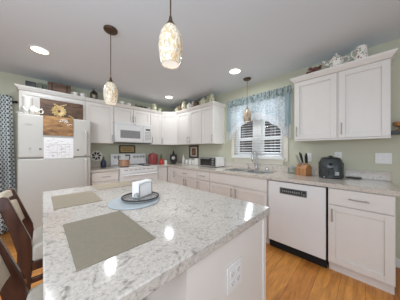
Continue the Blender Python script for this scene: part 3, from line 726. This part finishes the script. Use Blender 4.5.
jug('tall cream jug set back in the corner beyond the green teapot', (2.62, 3.45, ZL + .0005), 1.5, 1.2, 'green')
jug('tall floral white jug standing at the back between the teapots', (2.61, 2.89, ZL + .0005), 1.6, 1.25, 'floral')
jug('tall dark brown jug at the back beside the round brown pot', (2.60, 2.63, ZL + .0005), -1.6, 1.15, 'trunkwood')
jug('tall green floral jug at the back near the exposed cabinet end', (2.60, 2.38, ZL + .0005), -1.2, 1.3, 'green')
cup('teacup', 'cream floral cup standing over the garland beside the green jug', (1.83, 3.64, ZL + .0005), .4, .05, .085, 'floral', 'teacups on the wall cabinets')
cup('teacup', 'green floral cup standing behind the middle of the garland', (1.62, 3.66, ZL + .0005), .4, .05, .085, 'green', 'teacups on the wall cabinets')
cup('teacup', 'cream cup on the cabinet top between brown lantern and hanging lamp', (.93, 3.54, ZL + .0005), .4, .05, .075, 'floral', 'teacups on the wall cabinets')
# over the big cabinet
c = thing('flower_bunch', 'small bunch of dusky red flowers on the big cabinet top', 'flowers', (2.41, .45, ZL + .0005))
m = MB(); m2 = MB()
for k in range(26): m.sphere((R.uniform(-.03, .03), R.uniform(-.075, .07), R.uniform(.02, .08)), R.uniform(.012, .019), .8, 8, 5)
for k in range(12):
    y_ = -.08 + k * .014; m2.prism([(-.01, .002), (.012, .006), (.004, .034)], 'y', y_, y_ + .008)
m2.box(-.012, .012, -.07, .07, 0, .02)
obj('bloom', m, 'flower', c); obj('leaf', m2, 'leaf', c)
teapot('teapot', 'white floral teapot on top of the big cabinet beside the red flowers', (2.42, .235, ZL + .0005), PI / 2 + .15, 1.1, 'floral', 'floral teapots and jugs')
c = thing('tankard', 'tall white floral mug on top of the big cabinet', 'mug', (2.41, .03, ZL + .0005), -PI / 2 + .3, 'floral teapots and jugs')
obj('body', MB().lathe([(.056, 0), (.058, .006), (.05, .06), (.043, .13), (.042, .145), (.037, .145), (.04, .06), (.04, .02)], 24), 'floral', c)
obj('handle', MB().tube([(-.043, 0, .12), (-.075, 0, .115), (-.08, 0, .07), (-.05, 0, .035)], .006, 8), 'floral', c)

# ------------------------------------------------------------------ things on the worktops
ZK = .9147
c = thing('decorative_plate', 'black and white patterned plate mounted on the wall beside the refrigerator', 'plate', (.80, YW - .002, 1.135))
mx_ = Matrix.Rotation(PI / 2, 4, 'X')
obj('disc', MB().lathe([(.1, 0), (.106, .012), (.101, .016), (.07, .008), (.002, .008)], 28, mx_), 'ceramic', c)
m = MB()
for k in range(7):
    a = 2 * PI * k / 7; d = Vector((math.cos(a), 0, math.sin(a))); q = Vector((-d.z, 0, d.x))
    vs = [d * .02 + q * .008, d * .06 + q * .034, d * .094 - q * .004, d * .055 - q * .010]; vs = [v + Vector((0, -.012, 0)) for v in vs]; vs += [v + Vector((0, -.004, 0)) for v in vs]
    m.add(vs, [(0, 1, 2, 3), (7, 6, 5, 4)] + [(i, (i + 1) % 4, 4 + (i + 1) % 4, 4 + i) for i in range(4)])
obj('black_motif', m, 'black', c)
c = thing('glazed_bottle', 'dark blue stoppered bottle on the short worktop near the refrigerator', 'bottle', (.86, 3.56, ZK))
obj('body', MB().lathe([(.045, 0), (.05, .006), (.052, .09), (.04, .125), (.02, .15), (.017, .175), (.021, .18)], 20), 'navy', c)
obj('stopper', MB().lathe([(.014, .1802), (.02, .195), (.012, .215), (.002, .22)], 14), 'dkgrey', c)
c = thing('copper_pot', 'small hammered copper pot with upright handles on the range front burner', 'pot', (1.165, 3.335, .9315)); c.scale = (1.22, 1.22, 1.25)
obj('body', MB().lathe([(.07, 0), (.08, .008), (.088, .05), (.08, .095), (.083, .105), (.077, .105), (.074, .09), (.08, .05), (.066, .012)], 24), 'copper', c)
for s_ in (-1, 1): obj('handle', MB().tube([(s_ * .075, -.012, .09), (s_ * .092, -.01, .14), (s_ * .085, 0, .175), (s_ * .092, .01, .14), (s_ * .075, .012, .09)], .005, 7), 'bronze', c)
c = thing('framed_sign', 'dark framed tan sign hung above the range', 'picture', (1.414, YW - .001, 1.275))
m = MB(); m.box(-.18, .18, -.022, -.001, .066, .09).box(-.18, .18, -.022, -.001, -.09, -.066).box(-.18, -.154, -.022, -.001, -.066, .066).box(.154, .18, -.022, -.001, -.066, .066)
obj('frame', m, 'darkframe', c, .002); pr = obj('print', B(-.154, .154, -.012, -.001, -.066, .066), 'tanart', c)
m = MB()
for (z, x0, n) in ((.022, -.11, 9), (-.022, -.085, 7)):
    for k in range(n):
        x = x0 + k * .0245; m.tube([(x + .009 * math.cos(q), -.0128, z + (.014 if k % 3 == 0 else .009) * math.sin(q)) for q in [j * PI / 4 for j in range(7)]] + [(x + .02, -.0128, z - .006)], .0022, 5)
obj('script', m, 'rustic', pr)
c = thing('canister', 'big ribbed red canister standing between the range and the red vase', 'canister', (1.945, 3.63, ZK))
def ribbed(prof, n=48, e=3.4):
    m = MB(); vs = []; fs = []
    for (r, z) in prof:
        for k in range(n):
            a = 2 * PI * k / n; cc, ss = math.cos(a), math.sin(a); q = (abs(cc) ** e + abs(ss) ** e) ** (-1 / e) * (1.012 if k % 2 else .985); vs.append((r * q * cc, r * q * ss, z))
    for i in range(len(prof) - 1):
        for k in range(n): fs.append((i * n + k, i * n + (k + 1) % n, (i + 1) * n + (k + 1) % n, (i + 1) * n + k))
    fs += [tuple(range(n))[::-1], tuple((len(prof) - 1) * n + k for k in range(n))]
    return m.add(vs, fs)
obj('body', ribbed([(.092, 0), (.098, .01), (.1, .2), (.095, .225), (.085, .235)]), 'red', c, smooth=60)
obj('lid', MB().lathe([(.084, .2352), (.083, .252), (.04, .262), (.012, .264), (.016, .278), (.004, .284)], 24), 'red', c)
c = thing('vase', 'bright red vase holding grey-green stems beside the red canister', 'vase', (2.075, 3.46, ZK))
obj('body', MB().lathe([(.035, 0), (.045, .01), (.048, .05), (.036, .1), (.03, .12), (.034, .13), (.029, .13), (.026, .118)], 20), 'redbright', c)
m = MB()
for k in range(9):
    a = R.uniform(0, 2 * PI); m.tube([(.01 * math.cos(a), .01 * math.sin(a), .05), (.02 * math.cos(a), .02 * math.sin(a), .16), (.03 * math.cos(a), .03 * math.sin(a), R.uniform(.2, .26))], .006, 6, rs=[.003, .009, .003])
obj('stem', m, 'leaf', c)
lz('candle_cup', 'small pale cup standing between the red vase and the black clock', 'cup', (2.175, 3.42, ZK), [(.032, 0), (.036, .004), (.04, .085), (.036, .085), (.03, .01)], 'ceramic')
c = thing('mantel_clock', 'ornate black table clock with white dial in the worktop corner', 'clock', (2.36, 3.36, ZK), RD)
obj('foot', MB().box(-.06, .06, -.035, .035, 0, .022).box(-.045, .045, -.03, .03, .0221, .04), 'iron', c, .004)
obj('case', MB().prism([(-.055, .04), (.055, .04), (.088, .12), (.085, .19), (.055, .23), (-.055, .23), (-.085, .19), (-.088, .12)], 'y', -.025, .025), 'iron', c, .004)
obj('finial', MB().lathe([(.03, .2302), (.035, .25), (.018, .275), (.024, .29), (.01, .315), (.004, .345)], 14), 'iron', c)
m = MB()
for s_ in (-1, 1):
    m.tube([(s_ * .05, 0, .045), (s_ * .075, 0, .07), (s_ * .085, 0, .1), (s_ * .08, 0, .11)], .008, 7); m.tube([(s_ * .05, 0, .228), (s_ * .08, 0, .235), (s_ * .085, 0, .215)], .007, 7)
obj('scroll', m, 'iron', c)
di = obj('dial', MB().lathe([(.042, 0), (.042, .006), (.039, .008)], 28, Matrix.Translation((0, -.0252, .145)) @ mx_), 'ltgrey', c)
obj('hand', MB().box(-.002, .002, -.036, -.034, .143, .18).box(-.002, .026, -.036, -.034, .143, .147), 'black', di)
# white kitchenware by the picture
c = thing('bottle', 'slim white bottle at the corner end of the white jars', 'bottle', (2.53, 3.17, ZK))
obj('body', MB().lathe([(.03, 0), (.034, .005), (.034, .12), (.014, .17), (.012, .21)], 18), 'ceramic', c); obj('cap', MB().lathe([(.014, .2102), (.014, .24), (.01, .245)], 14), 'ltgrey', c)
jarlab = ['white lidded jar next to the slim white bottle', 'middle white lidded jar in front of the picture', 'white lidded jar next to the square tin']
for k, (y, s_) in enumerate(((3.04, .78), (2.91, .88), (2.785, .82))):
    c = thing('lidded_jar', jarlab[k], 'jar', (2.53, y, ZK), 0, 'white jars on the worktop')
    obj('body', MB().lathe([(.045 * s_, 0), (.052 * s_, .006), (.056 * s_, .06), (.05 * s_, .13 * s_), (.044 * s_, .14 * s_)], 20), 'ceramic', c)
    obj('lid', MB().lathe([(.048 * s_, .1402 * s_), (.046 * s_, .155 * s_), (.012, .17 * s_), (.014, .18 * s_), (.003, .185 * s_)], 20), 'ltgrey', c)
c = thing('square_tin', 'white square tin beside the toaster oven', 'tin', (2.52, 2.655, ZK), .1)
obj('body', B(-.05, .05, -.05, .05, 0, .135), 'ceramic', c, .006); obj('lid', B(-.052, .052, -.052, .052, .1352, .155), 'ceramic', c, .004)
c = thing('framed_picture', 'dark framed picture with pale mat on the wall behind the white jars', 'picture', (XW - .001, 2.99, 1.215), RR)
m = MB(); Wp, Hp, fw = .165, .155, .034
m.box(-Wp, Wp, -.025, -.001, Hp - fw, Hp).box(-Wp, Wp, -.025, -.001, -Hp, -Hp + fw).box(-Wp, -Wp + fw, -.025, -.001, -Hp + fw, Hp - fw).box(Wp - fw, Wp, -.025, -.001, -Hp + fw, Hp - fw)
obj('frame', m, 'darkframe', c, .003)
obj('mat_board', B(-Wp + fw, Wp - fw, -.010, -.001, -Hp + fw, Hp - fw), 'matboard', c)
obj('print', B(-.068, .068, -.0125, -.0101, -.085, .085), 'trunkwood', c); obj('inner_print', B(-.035, .035, -.0145, -.0126, -.05, .05), 'rustic2', c)
# toaster oven
c = thing('toaster_oven', 'stainless toaster oven with dark glass door under the wall cabinet', 'toaster oven', (2.39, 2.015, ZK), RR)
# local: x runs to smaller y; body from y=2.015 back to 2.45
obj('case', B(-.43, 0, .02, .29, .012, .20), 'appl', c, .006)
fr_ = obj('front_frame', MB().box(-.43, 0, 0, .02, .012, .028).box(-.43, 0, 0, .02, .188, .20).box(-.43, -.42, 0, .02, .028, .188).box(-.115, 0, 0, .02, .028, .188), 'steel', c, .002)
d = obj('glass_door', B(-.42, -.115, .002, .02, .028, .188), 'bgloss', c)
obj('handle', MB().cyl((-.40, -.022, .172), (-.135, -.022, .172), .007, 10).cyl((-.38, -.022, .172), (-.38, .002, .172), .005, 8).cyl((-.155, -.022, .172), (-.155, .002, .172), .005, 8), 'steel', d)
pn = obj('control_panel', B(-.108, -.006, -.003, -.0002, .03, .186), 'charcoal', c)
for z in (.06, .108, .156): obj('knob', MB().cyl((-.057, -.0032, z), (-.057, -.02, z), .017, 16), 'steel', pn)
m = MB()
for (x, y) in ((-.4, .04), (-.03, .04), (-.4, .26), (-.03, .26)): m.cyl((x, y, 0), (x, y, .0125), .012, 10)
obj('foot', m, 'black', c)
# knife block
c = thing('knife_block', 'wooden knife block full of knives on the worktop near the window', 'knife block', (2.545, .57, ZK), RR - .35); c.scale = (1.18, 1.18, 1.08)
obj('block', MB().prism([(-.075, 0), (.03, 0), (.03, .11), (-.02, .15), (-.075, .09)], 'x', -.055, .055), 'blockwood', c, .004)
obj('side_rack', MB().prism([(-.085, 0), (-.058, 0), (-.02, .125), (-.055, .135)], 'y', -.06, .03), 'blockwood', c, .004)
for (x, y, z, L, tx) in ((-.03, -.035, .125, .10, -.2), (.0, -.03, .13, .115, -.02), (.03, -.03, .13, .10, .12), (-.015, .0, .13, .13, -.12), (.02, .005, .13, .12, .1), (-.04, .0, .12, .11, -.3)):
    d = Vector((tx, -.25, 1)).normalized(); p = Vector((x, y, z - .02))
    k_ = obj('knife', MB().cyl(p, p + d * .05, .006, 8), 'steel', c)
    obj('knife_handle', MB().tube([p + d * .048, p + d * (.05 + L * .5), p + d * (.05 + L)], .01, 8, rs=[.009, .011, .008]), 'black' if abs(tx) < .13 else 'steel', k_)
# air fryer
c = thing('air_fryer', 'black and grey air fryer standing on the worktop under the big cabinet', 'air fryer', (2.552, .300, ZK), RR + .12)
def squircle(prof, n=40, e=2.6):
    m = MB(); vs = []; fs = []
    for (r, z) in prof:
        for k in range(n):
            a = 2 * PI * k / n; cc, ss = math.cos(a), math.sin(a); q = (abs(cc) ** e + abs(ss) ** e) ** (-1 / e); vs.append((r * q * cc, r * q * ss, z))
    for i in range(len(prof) - 1):
        for k in range(n): fs.append((i * n + k, i * n + (k + 1) % n, (i + 1) * n + (k + 1) % n, (i + 1) * n + k))
    fs += [tuple(range(n))[::-1], tuple((len(prof) - 1) * n + k for k in range(n))]
    return m.add(vs, fs)
obj('body', squircle([(.104, 0), (.118, .008), (.122, .06), (.119, .14), (.110, .205), (.098, .232)]), 'charcoal', c)
obj('top_cap', squircle([(.0975, .2322), (.088, .245), (.05, .253), (.01, .255)]), 'black', c)
for s_ in (-1, 1): obj('side_trim', B(s_ * .112 - .008, s_ * .112 + .008, -.04, .04, .02, .19), 'black', c, .006)
bk = obj('basket_front', squircle([(.104, .03), (.121, .034), (.1235, .06), (.122, .128), (.1, .132)]), 'charcoal', c)
bk.data.transform(Matrix.Translation((0, -.006, 0)))
obj('handle', MB().box(-.018, .018, -.16, -.12, .105, .128).box(-.022, .022, -.162, -.15, .05, .128), 'black', bk, .005)
obj('control_dial', MB().cyl((0, -.112, .172), (0, -.124, .170), .02, 18), 'black', c)
obj('label_patch', B(.035, .075, -.1265, -.1215, .045, .085), 'ltgrey', bk)
obj('top_knob', MB().lathe([(.02, .2552), (.02, .265), (.012, .27)], 16), 'black', c)
tag(obj('power_cord', MB().tube([(2.665, .17, ZK + .008), (2.66, .14, ZK + .007), (2.668, .10, ZK + .007), (2.662, .06, ZK + .009), (2.67, .03, ZK + .01)], .006, 8, rs=[.004, .007, .009, .009, .007]), 'charcoal'), 'dark cord lying on the worktop beside the air fryer', 'cord')
c = thing('glass_canister', 'clear glass canister beside the knife block', 'canister', (2.60, .745, ZK))
obj('jar', MB().lathe([(.05, 0), (.055, .005), (.055, .075), (.045, .085)], 22), 'clear', c); obj('lid', MB().lathe([(.048, .0852), (.05, .095), (.012, .102), (.012, .115), (.004, .118)], 20), 'ltgrey', c)

# sockets and switches
def plate(label, loc, rz, W, H, kind, n=1, group='outlets and switches'):
    c = thing('wall_outlet' if kind == 'o' else 'light_switch', label, 'outlet' if kind == 'o' else 'switch', loc, rz, group)
    obj('cover_plate', B(-W / 2, W / 2, -.006, -.0005, -H / 2, H / 2), 'trim', c, .002)
    for k in range(n):
        x = (k - (n - 1) / 2) * .046
        if kind == 'o':
            for z in (-.02, .02):
                s_ = obj('socket', B(x - .016, x + .016, -.0085, -.0061, z - .014, z + .014), 'trim', c, .003)
                obj('slot', MB().box(x - .008, x - .006, -.0092, -.0086, z - .004, z + .006).box(x + .006, x + .008, -.0092, -.0086, z - .004, z + .006).box(x - .002, x + .002, -.0092, -.0086, z - .011, z - .007), 'dkgrey', s_)
        else:
            obj('rocker', B(x - .016, x + .016, -.0085, -.0061, -.033, .033), 'appl', c, .002)
    return c
plate('white three-gang switch plate on the wall beneath the black shelf', (XW, -.14, 1.16), RR, .126, .12, 's', 2)
plate('white outlet plate on the wall behind the air fryer', (XW, .245, 1.17), RR, .072, .118, 'o')
plate('white outlet plate on the wall behind the knife block', (XW, .565, 1.15), RR, .072, .118, 'o')
plate('white double outlet plate on the island end panel', (.622, PY0 - .0002, .688), 0, .116, .118, 'o', 2)

# wall shelf beyond the big cabinet
tag(obj('wall_shelf', B(XW - .13, XW - .001, -.56, -.188, 1.418, 1.45), 'black', bev=.003), 'black floating shelf on the wall beside the big cabinet', 'shelf')
c = thing('pedestal_bowl', 'tan wooden pedestal bowl standing on the black shelf', 'bowl', (XW - .065, -.262, 1.4505))
obj('stem', MB().lathe([(.05, 0), (.05, .008), (.02, .02), (.02, .04)], 20), 'blockwood', c)
obj('bowl', MB().lathe([(.02, .0402), (.05, .055), (.06, .095), (.055, .095), (.04, .06), (.005, .05)], 24), 'blockwood', c)

# ------------------------------------------------------------------ island settings
def pmat(label, x0, x1, y0, y1, m, rz=0):
    c = (x0 + x1) / 2, (y0 + y1) / 2; hx, hy = (x1 - x0) / 2, (y1 - y0) / 2
    o = obj('placemat', B(-hx, hx, -hy, hy, 0, .003), m, loc=(c[0], c[1], .9143), bev=.001); o.rotation_euler.z = rz
    return tag(o, label, 'placemat', 'woven place mats on the island')
pmat('big grey-green woven place mat nearest the double outlet end of the island', .069, .311, .558, .95, 'mat_b')
pmat('taupe woven place mat at the refrigerator corner of the island', .05, .291, 1.226, 1.58, 'mat_a')
pmat('woven place mat along the far island edge facing the range', .338, .65, 1.567, 1.818, 'mat_a')
c = thing('round_charger', 'round pale blue glass charger lying on the island', 'plate', (.437, 1.06, .9143))
obj('disc', MB().lathe([(.15, 0), (.157, .003), (.154, .007), (.1, .006), (.002, .006)], 40), 'blueglass', c)
c = thing('serving_tray', 'round silver rimmed tray on the blue charger', 'tray', (.485, 1.075, .9208))
obj('plate', MB().lathe([(.108, 0), (.117, .004), (.121, .013), (.118, .014), (.113, .007), (.002, .007)], 36), 'silver', c)
m = MB()
m.tube([(.118 * math.cos(2 * PI * k / 36), .118 * math.sin(2 * PI * k / 36), .0165) for k in range(36)], .004, 7, True)
obj('rim', m, 'iron', c)
c = thing('napkin_holder', 'metal napkin holder filled with white napkins on the tray', 'napkin holder', (.507, 1.098, .9282), .40)
obj('base', B(-.066, .066, -.034, .034, 0, .004), 'silver', c)
obj('napkin_stack', MB().prism([(-.027, .0045), (.027, .0045), (.028, .1), (.022, .108), (-.022, .108), (-.028, .1)], 'x', -.068, .068), 'paper', c, .004)
for s_ in (-1, 1):
    m = MB()
    for x in (-.06, .06): m.tube([(x, s_ * .032, .004), (x, s_ * .032, .09)], .0017, 6)
    m.tube([(-.06, s_ * .032, .09), (0, s_ * .032, .10), (.06, s_ * .032, .09)], .0015, 6); obj('wire_side', m, 'dkgrey', c)
for (x, y, r, l) in ((-.068, -.055, .014, 'small glass shaker on the silver tray beside the napkins'),):
    q = Matrix.Rotation(.4, 4, 'Z') @ Vector((x, y, 0)); c = thing('salt_shaker', l, 'shaker', (.437, 1.035, .9282))
    obj('body', MB().lathe([(.016, 0), (.018, .003), (.015, .03), (.012, .035)], 14), 'clear', c); obj('cap', MB().lathe([(.013, .0352), (.013, .042), (.004, .048)], 14), 'steel', c)

# counter stools
def stool(label, x, y, rz=0):
    c = thing('counter_stool', label, 'chair', (x, y, 0), rz, 'counter stools along the island')
    hw = .155
    for s_ in (-1, 1):
        yy = s_ * hw
        prof = [(-.245, 0), (-.195, 0), (-.155, .32), (-.146, .62), (-.152, .69), (-.246, .966), (-.27, .976), (-.298, .962), (-.244, .78), (-.212, .63), (-.21, .32)]
        obj('rear_post', MB().prism(prof, 'y', yy - .018, yy + .018), 'walnut', c, .006, 3)
        obj('leg', MB().prism([(.175, 0), (.215, 0), (.21, .54), (.168, .54)], 'y', yy - .018, yy + .018), 'walnut', c, .004)
        obj('seat_rail', B(-.165, .175, yy - .011, yy + .011, .485, .542), 'walnut', c, .003)
        obj('stretcher', B(-.185, .185, yy - .009, yy + .009, .405, .437), 'walnut', c, .003)
    obj('seat_rail', B(.178, .20, -hw + .019, hw - .019, .485, .542), 'walnut', c, .003)
    obj('seat_rail', B(-.195, -.17, -hw + .019, hw - .019, .485, .542), 'walnut', c, .003)
    obj('footrest', B(.185, .205, -hw + .019, hw - .019, .20, .235), 'walnut', c, .003)
    obj('seat', MB().prism([(-.150, .5425), (.215, .5425), (.225, .60), (.21, .64), (.15, .655), (-.10, .65), (-.150, .64)], 'y', -.172, .172), 'greypad', c, .015, 3)
    def bar(z0, z1, xa, xb, th, dep, m, nm):
        k = 9; vs = []; fs = []
        for i in range(k):
            u = -1 + 2 * i / (k - 1); off = -dep * (1 - u * u)
            for (xx, zz) in ((xa, z0), (xa + th, z0), (xb + th, z1), (xb, z1)): vs.append((xx + off, u * (hw - .018), zz))
        for i in range(k - 1):
            for q in range(4): fs.append((4 * i + q, 4 * i + (q + 1) % 4, 4 * i + 4 + (q + 1) % 4, 4 * i + 4 + q))
        fs += [(0, 1, 2, 3), tuple(4 * (k - 1) + q for q in (3, 2, 1, 0))]
        return obj(nm, MB().add(vs, fs), m, c, .004)
    bar(.925, .968, -.275, -.287, .026, .02, 'tan', 'top_rail')  # pale tan stands in for glare on the polished wood rail
    bar(.745, .895, -.222, -.264, .03, .02, 'tan', 'back_pad')
    return c
stool('dark wood stool with tan pads at the refrigerator end of the island', .105, 1.64)
stool('dark wood stool with tan pads beside the big grey-green place mat', .105, .865)

# ------------------------------------------------------------------ lamps
def pendant(label, x, y, zb, m='mosaic', s=1.0, power=3.0):
    c = thing('pendant_lamp', label, 'lamp', (x, y, 0), 0, 'glass pendant lamps')
    obj('canopy', MB().lathe([(.062, ZC - .0005), (.062, ZC - .012), (.055, ZC - .02), (.012, ZC - .026)], 28), 'bronze', c)
    obj('rod', MB().cyl((0, 0, zb + .255 * s), (0, 0, ZC - .024), .004, 8), 'bronze', c)
    obj('shade_cap', MB().lathe([(.0265 * s, zb + .2067 * s), (.027 * s, zb + .212 * s), (.012 * s, zb + .236 * s), (.007 * s, zb + .262 * s)], 18), 'bronze', c)
    P_ = [(.052, 0), (.058, .03), (.065, .075), (.068, .115), (.066, .15), (.058, .19), (.044, .225), (.03, .246)]
    P_ = [(r * s * .95, zb + z * s * .84) for r, z in P_]
    obj('shade', MB().lathe(P_ + [(r - .004, z) for r, z in P_[::-1]], 32, cap=False), m, c)
    obj('diffuser', MB().lathe([(.0475 * s, zb + .006), (.0475 * s, zb + .01), (.002, zb + .012)], 24), 'lampwhite', c)
    l = bpy.data.lights.new('pendant_bulb', 'SPOT'); l.spot_size = math.radians(172); l.spot_blend = .35; l.energy = power; l.color = (.97, 1.0, 1.03); l.shadow_soft_size = .025
    o = bpy.data.objects.new('pendant_bulb', l); COL.objects.link(o); o.parent = c; o.location = (0, 0, zb + .004)
    return c
pendant('mosaic glass pendant hanging over the island nearer the ceiling centre', .502, .742, 1.716)
pendant('mosaic glass pendant hanging over the island end near the wall cabinets', .487, 1.755, 1.708, power=16.0)
pendant('amber brown glass pendant hanging in front of the kitchen window', 2.44, 1.373, 1.722, 'amber', 1.0, 5)
for (x, y, pw, l) in ((-.013, 2.70, 11.0, 'round recessed ceiling light above the refrigerator side'), (2.075, 1.37, 7.5, 'round recessed ceiling light nearest the window pendant'), (2.034, 3.067, 4.6, 'round recessed ceiling light by the corner wall cabinets')):
    c = thing('recessed_light', l, 'ceiling light', (x, y, ZC), 0, 'recessed ceiling lights')
    obj('trim_ring', MB().lathe([(.098, -.0005), (.096, -.006), (.078, -.008), (.078, -.002)], 32, cap=False), 'trim', c)
    obj('lens', MB().lathe([(.079, -.0015), (.079, -.004), (.002, -.0045)], 28), 'canlens', c)
    a = bpy.data.lights.new('downlight', 'AREA'); a.shape = 'DISK'; a.size = .15; a.energy = pw; a.color = (.94, 1.0, 1.05); a.spread = math.radians(172)
    o = bpy.data.objects.new('downlight', a); COL.objects.link(o); o.parent = c; o.location = (0, 0, -.012)

# ------------------------------------------------------------------ blind and curtains
c = thing('window_blind', 'white horizontal slat blind lowered inside the kitchen window', 'blind', (XW - .022, 0, 0))
y0, y1 = WY0 + .004, WY1 - .004
obj('head_rail', B(-.03, .02, y0, y1, 2.07, 2.115), 'slat', c, .003)
m = MB(); z = 1.165; 
while z < 2.06:
    a = math.radians(11); dx, dz = .023 * math.cos(a), .023 * math.sin(a); t_ = .0014
    m.add([(-dx, y, z - dz + q) for y in (y0, y1) for q in (-t_, t_)] + [(dx, y, z + dz + q) for y in (y0, y1) for q in (-t_, t_)], [(0, 1, 3, 2), (4, 6, 7, 5), (0, 4, 5, 1), (2, 3, 7, 6), (0, 2, 6, 4), (1, 5, 7, 3)])
    z += .0445
obj('slat_stack', m, 'slat', c, smooth=0)
obj('bottom_rail', B(-.024, .024, y0, y1, WZ0 + .002, WZ0 + .018), 'slat', c, .003)
m = MB()
for y in (y0 + .12, 1.08, ym, 1.60, y1 - .10):
    for dx in (-.024, .024): m.cyl((dx, y, WZ0 + .01), (dx, y, 2.08), .0012, 6)
obj('ladder_cord', m, 'slat', c)

# valance: gathered head, sheer swag, lace border, side tails; hung just inside the room
c = thing('window_valance', 'pale blue sheer valance with white scalloped lace edge over the window', 'curtain', (XW - .10, 0, 0))
VY0, VY1, VZ = .755, 1.905, 2.205
def strip(name, y0, y1, ftop, fbot, amp, freq, m, x0=0, nz=6, parent=c, th=.002, seed=0):
    n = int((y1 - y0) * 170); vs = []; fs = []; rr = random.Random(seed); ph = [rr.uniform(0, 6) for _ in range(3)]
    for i in range(n + 1):
        y = y0 + (y1 - y0) * i / n; zt, zb = ftop(y), fbot(y)
        for j in range(nz + 1):
            f_ = j / nz; z = zt + (zb - zt) * f_
            x = x0 + amp * (math.sin(freq * y + ph[0]) + .6 * math.sin(freq * 1.7 * y + ph[1]) + .3 * math.sin(freq * .6 * y + ph[2] + f_))
            vs.append((x, y, z))
    for i in range(n):
        for j in range(nz): a = i * (nz + 1) + j; fs.append((a, a + 1, a + nz + 2, a + nz + 1))
    o = obj(name, MB().add(vs, fs), m, parent, smooth=80)
    if th: so = o.modifiers.new('cloth', 'SOLIDIFY'); so.thickness = th
    return o
yc_, hw_ = 1.33, .575
def hem(y): u = min(1, abs(y - yc_) / hw_); return 1.885 - .36 * u ** 1.8
def scal(y): return .012 * abs(math.sin((y - yc_) * 26))
strip('gathered_heading', VY0, VY1, lambda y: VZ + .006 * math.sin(y * 90), lambda y: 2.075 + .012 * math.sin(y * 55), .009, 95, 'blue_head', -.012, 5, seed=1, th=0)
strip('sheer_swag', VY0 + .02, VY1 - .02, lambda y: 2.10, lambda y: hem(y), .006, 48, 'blue_sheer', 0, 8, seed=2, th=0)
strip('lace_border', VY0 + .03, VY1 - .03, lambda y: hem(y) + .012, lambda y: hem(y) - .095 - 1.6 * scal(y), .006, 48, 'lace', -.004, 4, seed=2, th=0)
strip('side_tail', VY0, VY0 + .085, lambda y: 2.10, lambda y: 1.62 - (y - VY0) * .5, .008, 130, 'blue_tail', -.016, 6, seed=4, th=0)
strip('side_tail', VY1 - .085, VY1, lambda y: 2.10, lambda y: 1.62 - (VY1 - y) * .5, .008, 130, 'blue_tail', -.016, 6, seed=5, th=0)
strip('tail_lace', VY0 + .002, VY0 + .13, lambda y: 1.63 - (y - VY0) * .3, lambda y: 1.42 + (y - VY0) * .5 - scal(y), .008, 100, 'lace', -.02, 5, seed=6, th=0)
strip('tail_lace', VY1 - .13, VY1 - .002, lambda y: 1.63 - (VY1 - y) * .3, lambda y: 1.42 + (VY1 - y) * .5 - scal(y), .008, 100, 'lace', -.02, 5, seed=7, th=0)
obj('rod', MB().cyl((.006, VY0 - .01, 2.165), (.006, VY1 + .01, 2.165), .006, 8).cyl((.006, VY0 + .005, 2.165), (.098, VY0 + .005, 2.165), .005, 8).cyl((.006, VY1 - .005, 2.165), (.098, VY1 - .005, 2.165), .005, 8), 'trim', c)

# patterned curtain beside the refrigerator, hung from its own rod
c = thing('curtain_rod', 'dark curtain rod with finial on the wall beside the refrigerator', 'curtain rod', (0, YW - .042, 2.0))
obj('pole', MB().cyl((-1.6, 0, 0), (-.30, 0, 0), .011, 12), 'iron', c)
obj('finial', MB().sphere((-.285, 0, 0), .02, 1, 14, 8), 'iron', c)
obj('bracket', MB().cyl((-.325, 0, 0), (-.325, .041, 0), .007, 8).cyl((-.325, .034, 0), (-.325, .0415, 0), .022, 14), 'iron', c)
n = 120; nz = 24; vs = []; fs = []; uvs = []
arc = 0; prev = None
for i in range(n + 1):
    s_ = i / n
    for j in range(nz + 1):
        f_ = j / nz; z = 2.075 - f_ * 2.05
        x = -1.05 + s_ * (.725 + .055 * f_)
        y = YW - .10 + .032 * math.sin(s_ * 52) * (0.8 + .3 * f_) + .008 * math.sin(s_ * 21 + f_ * 2)
        vs.append((x, y, z))
    a = Vector((vs[i * (nz + 1)][0], vs[i * (nz + 1)][1], 0))
    if prev is not None: arc += (a - prev).length
    prev = a
    for j in range(nz + 1): uvs.append((arc, vs[i * (nz + 1) + j][2]))
for i in range(n):
    for j in range(nz): a = i * (nz + 1) + j; fs.append((a, a + 1, a + nz + 2, a + nz + 1))
o = obj('curtain', MB().add(vs, fs), 'curtain', smooth=80)
ul = o.data.uv_layers.new(name='uv')
for lp in o.data.loops: ul.data[lp.index].uv = uvs[lp.vertex_index]
so = o.modifiers.new('cloth', 'SOLIDIFY'); so.thickness = .002
tag(o, 'black and white trellis patterned curtain hanging beside the refrigerator', 'curtain')
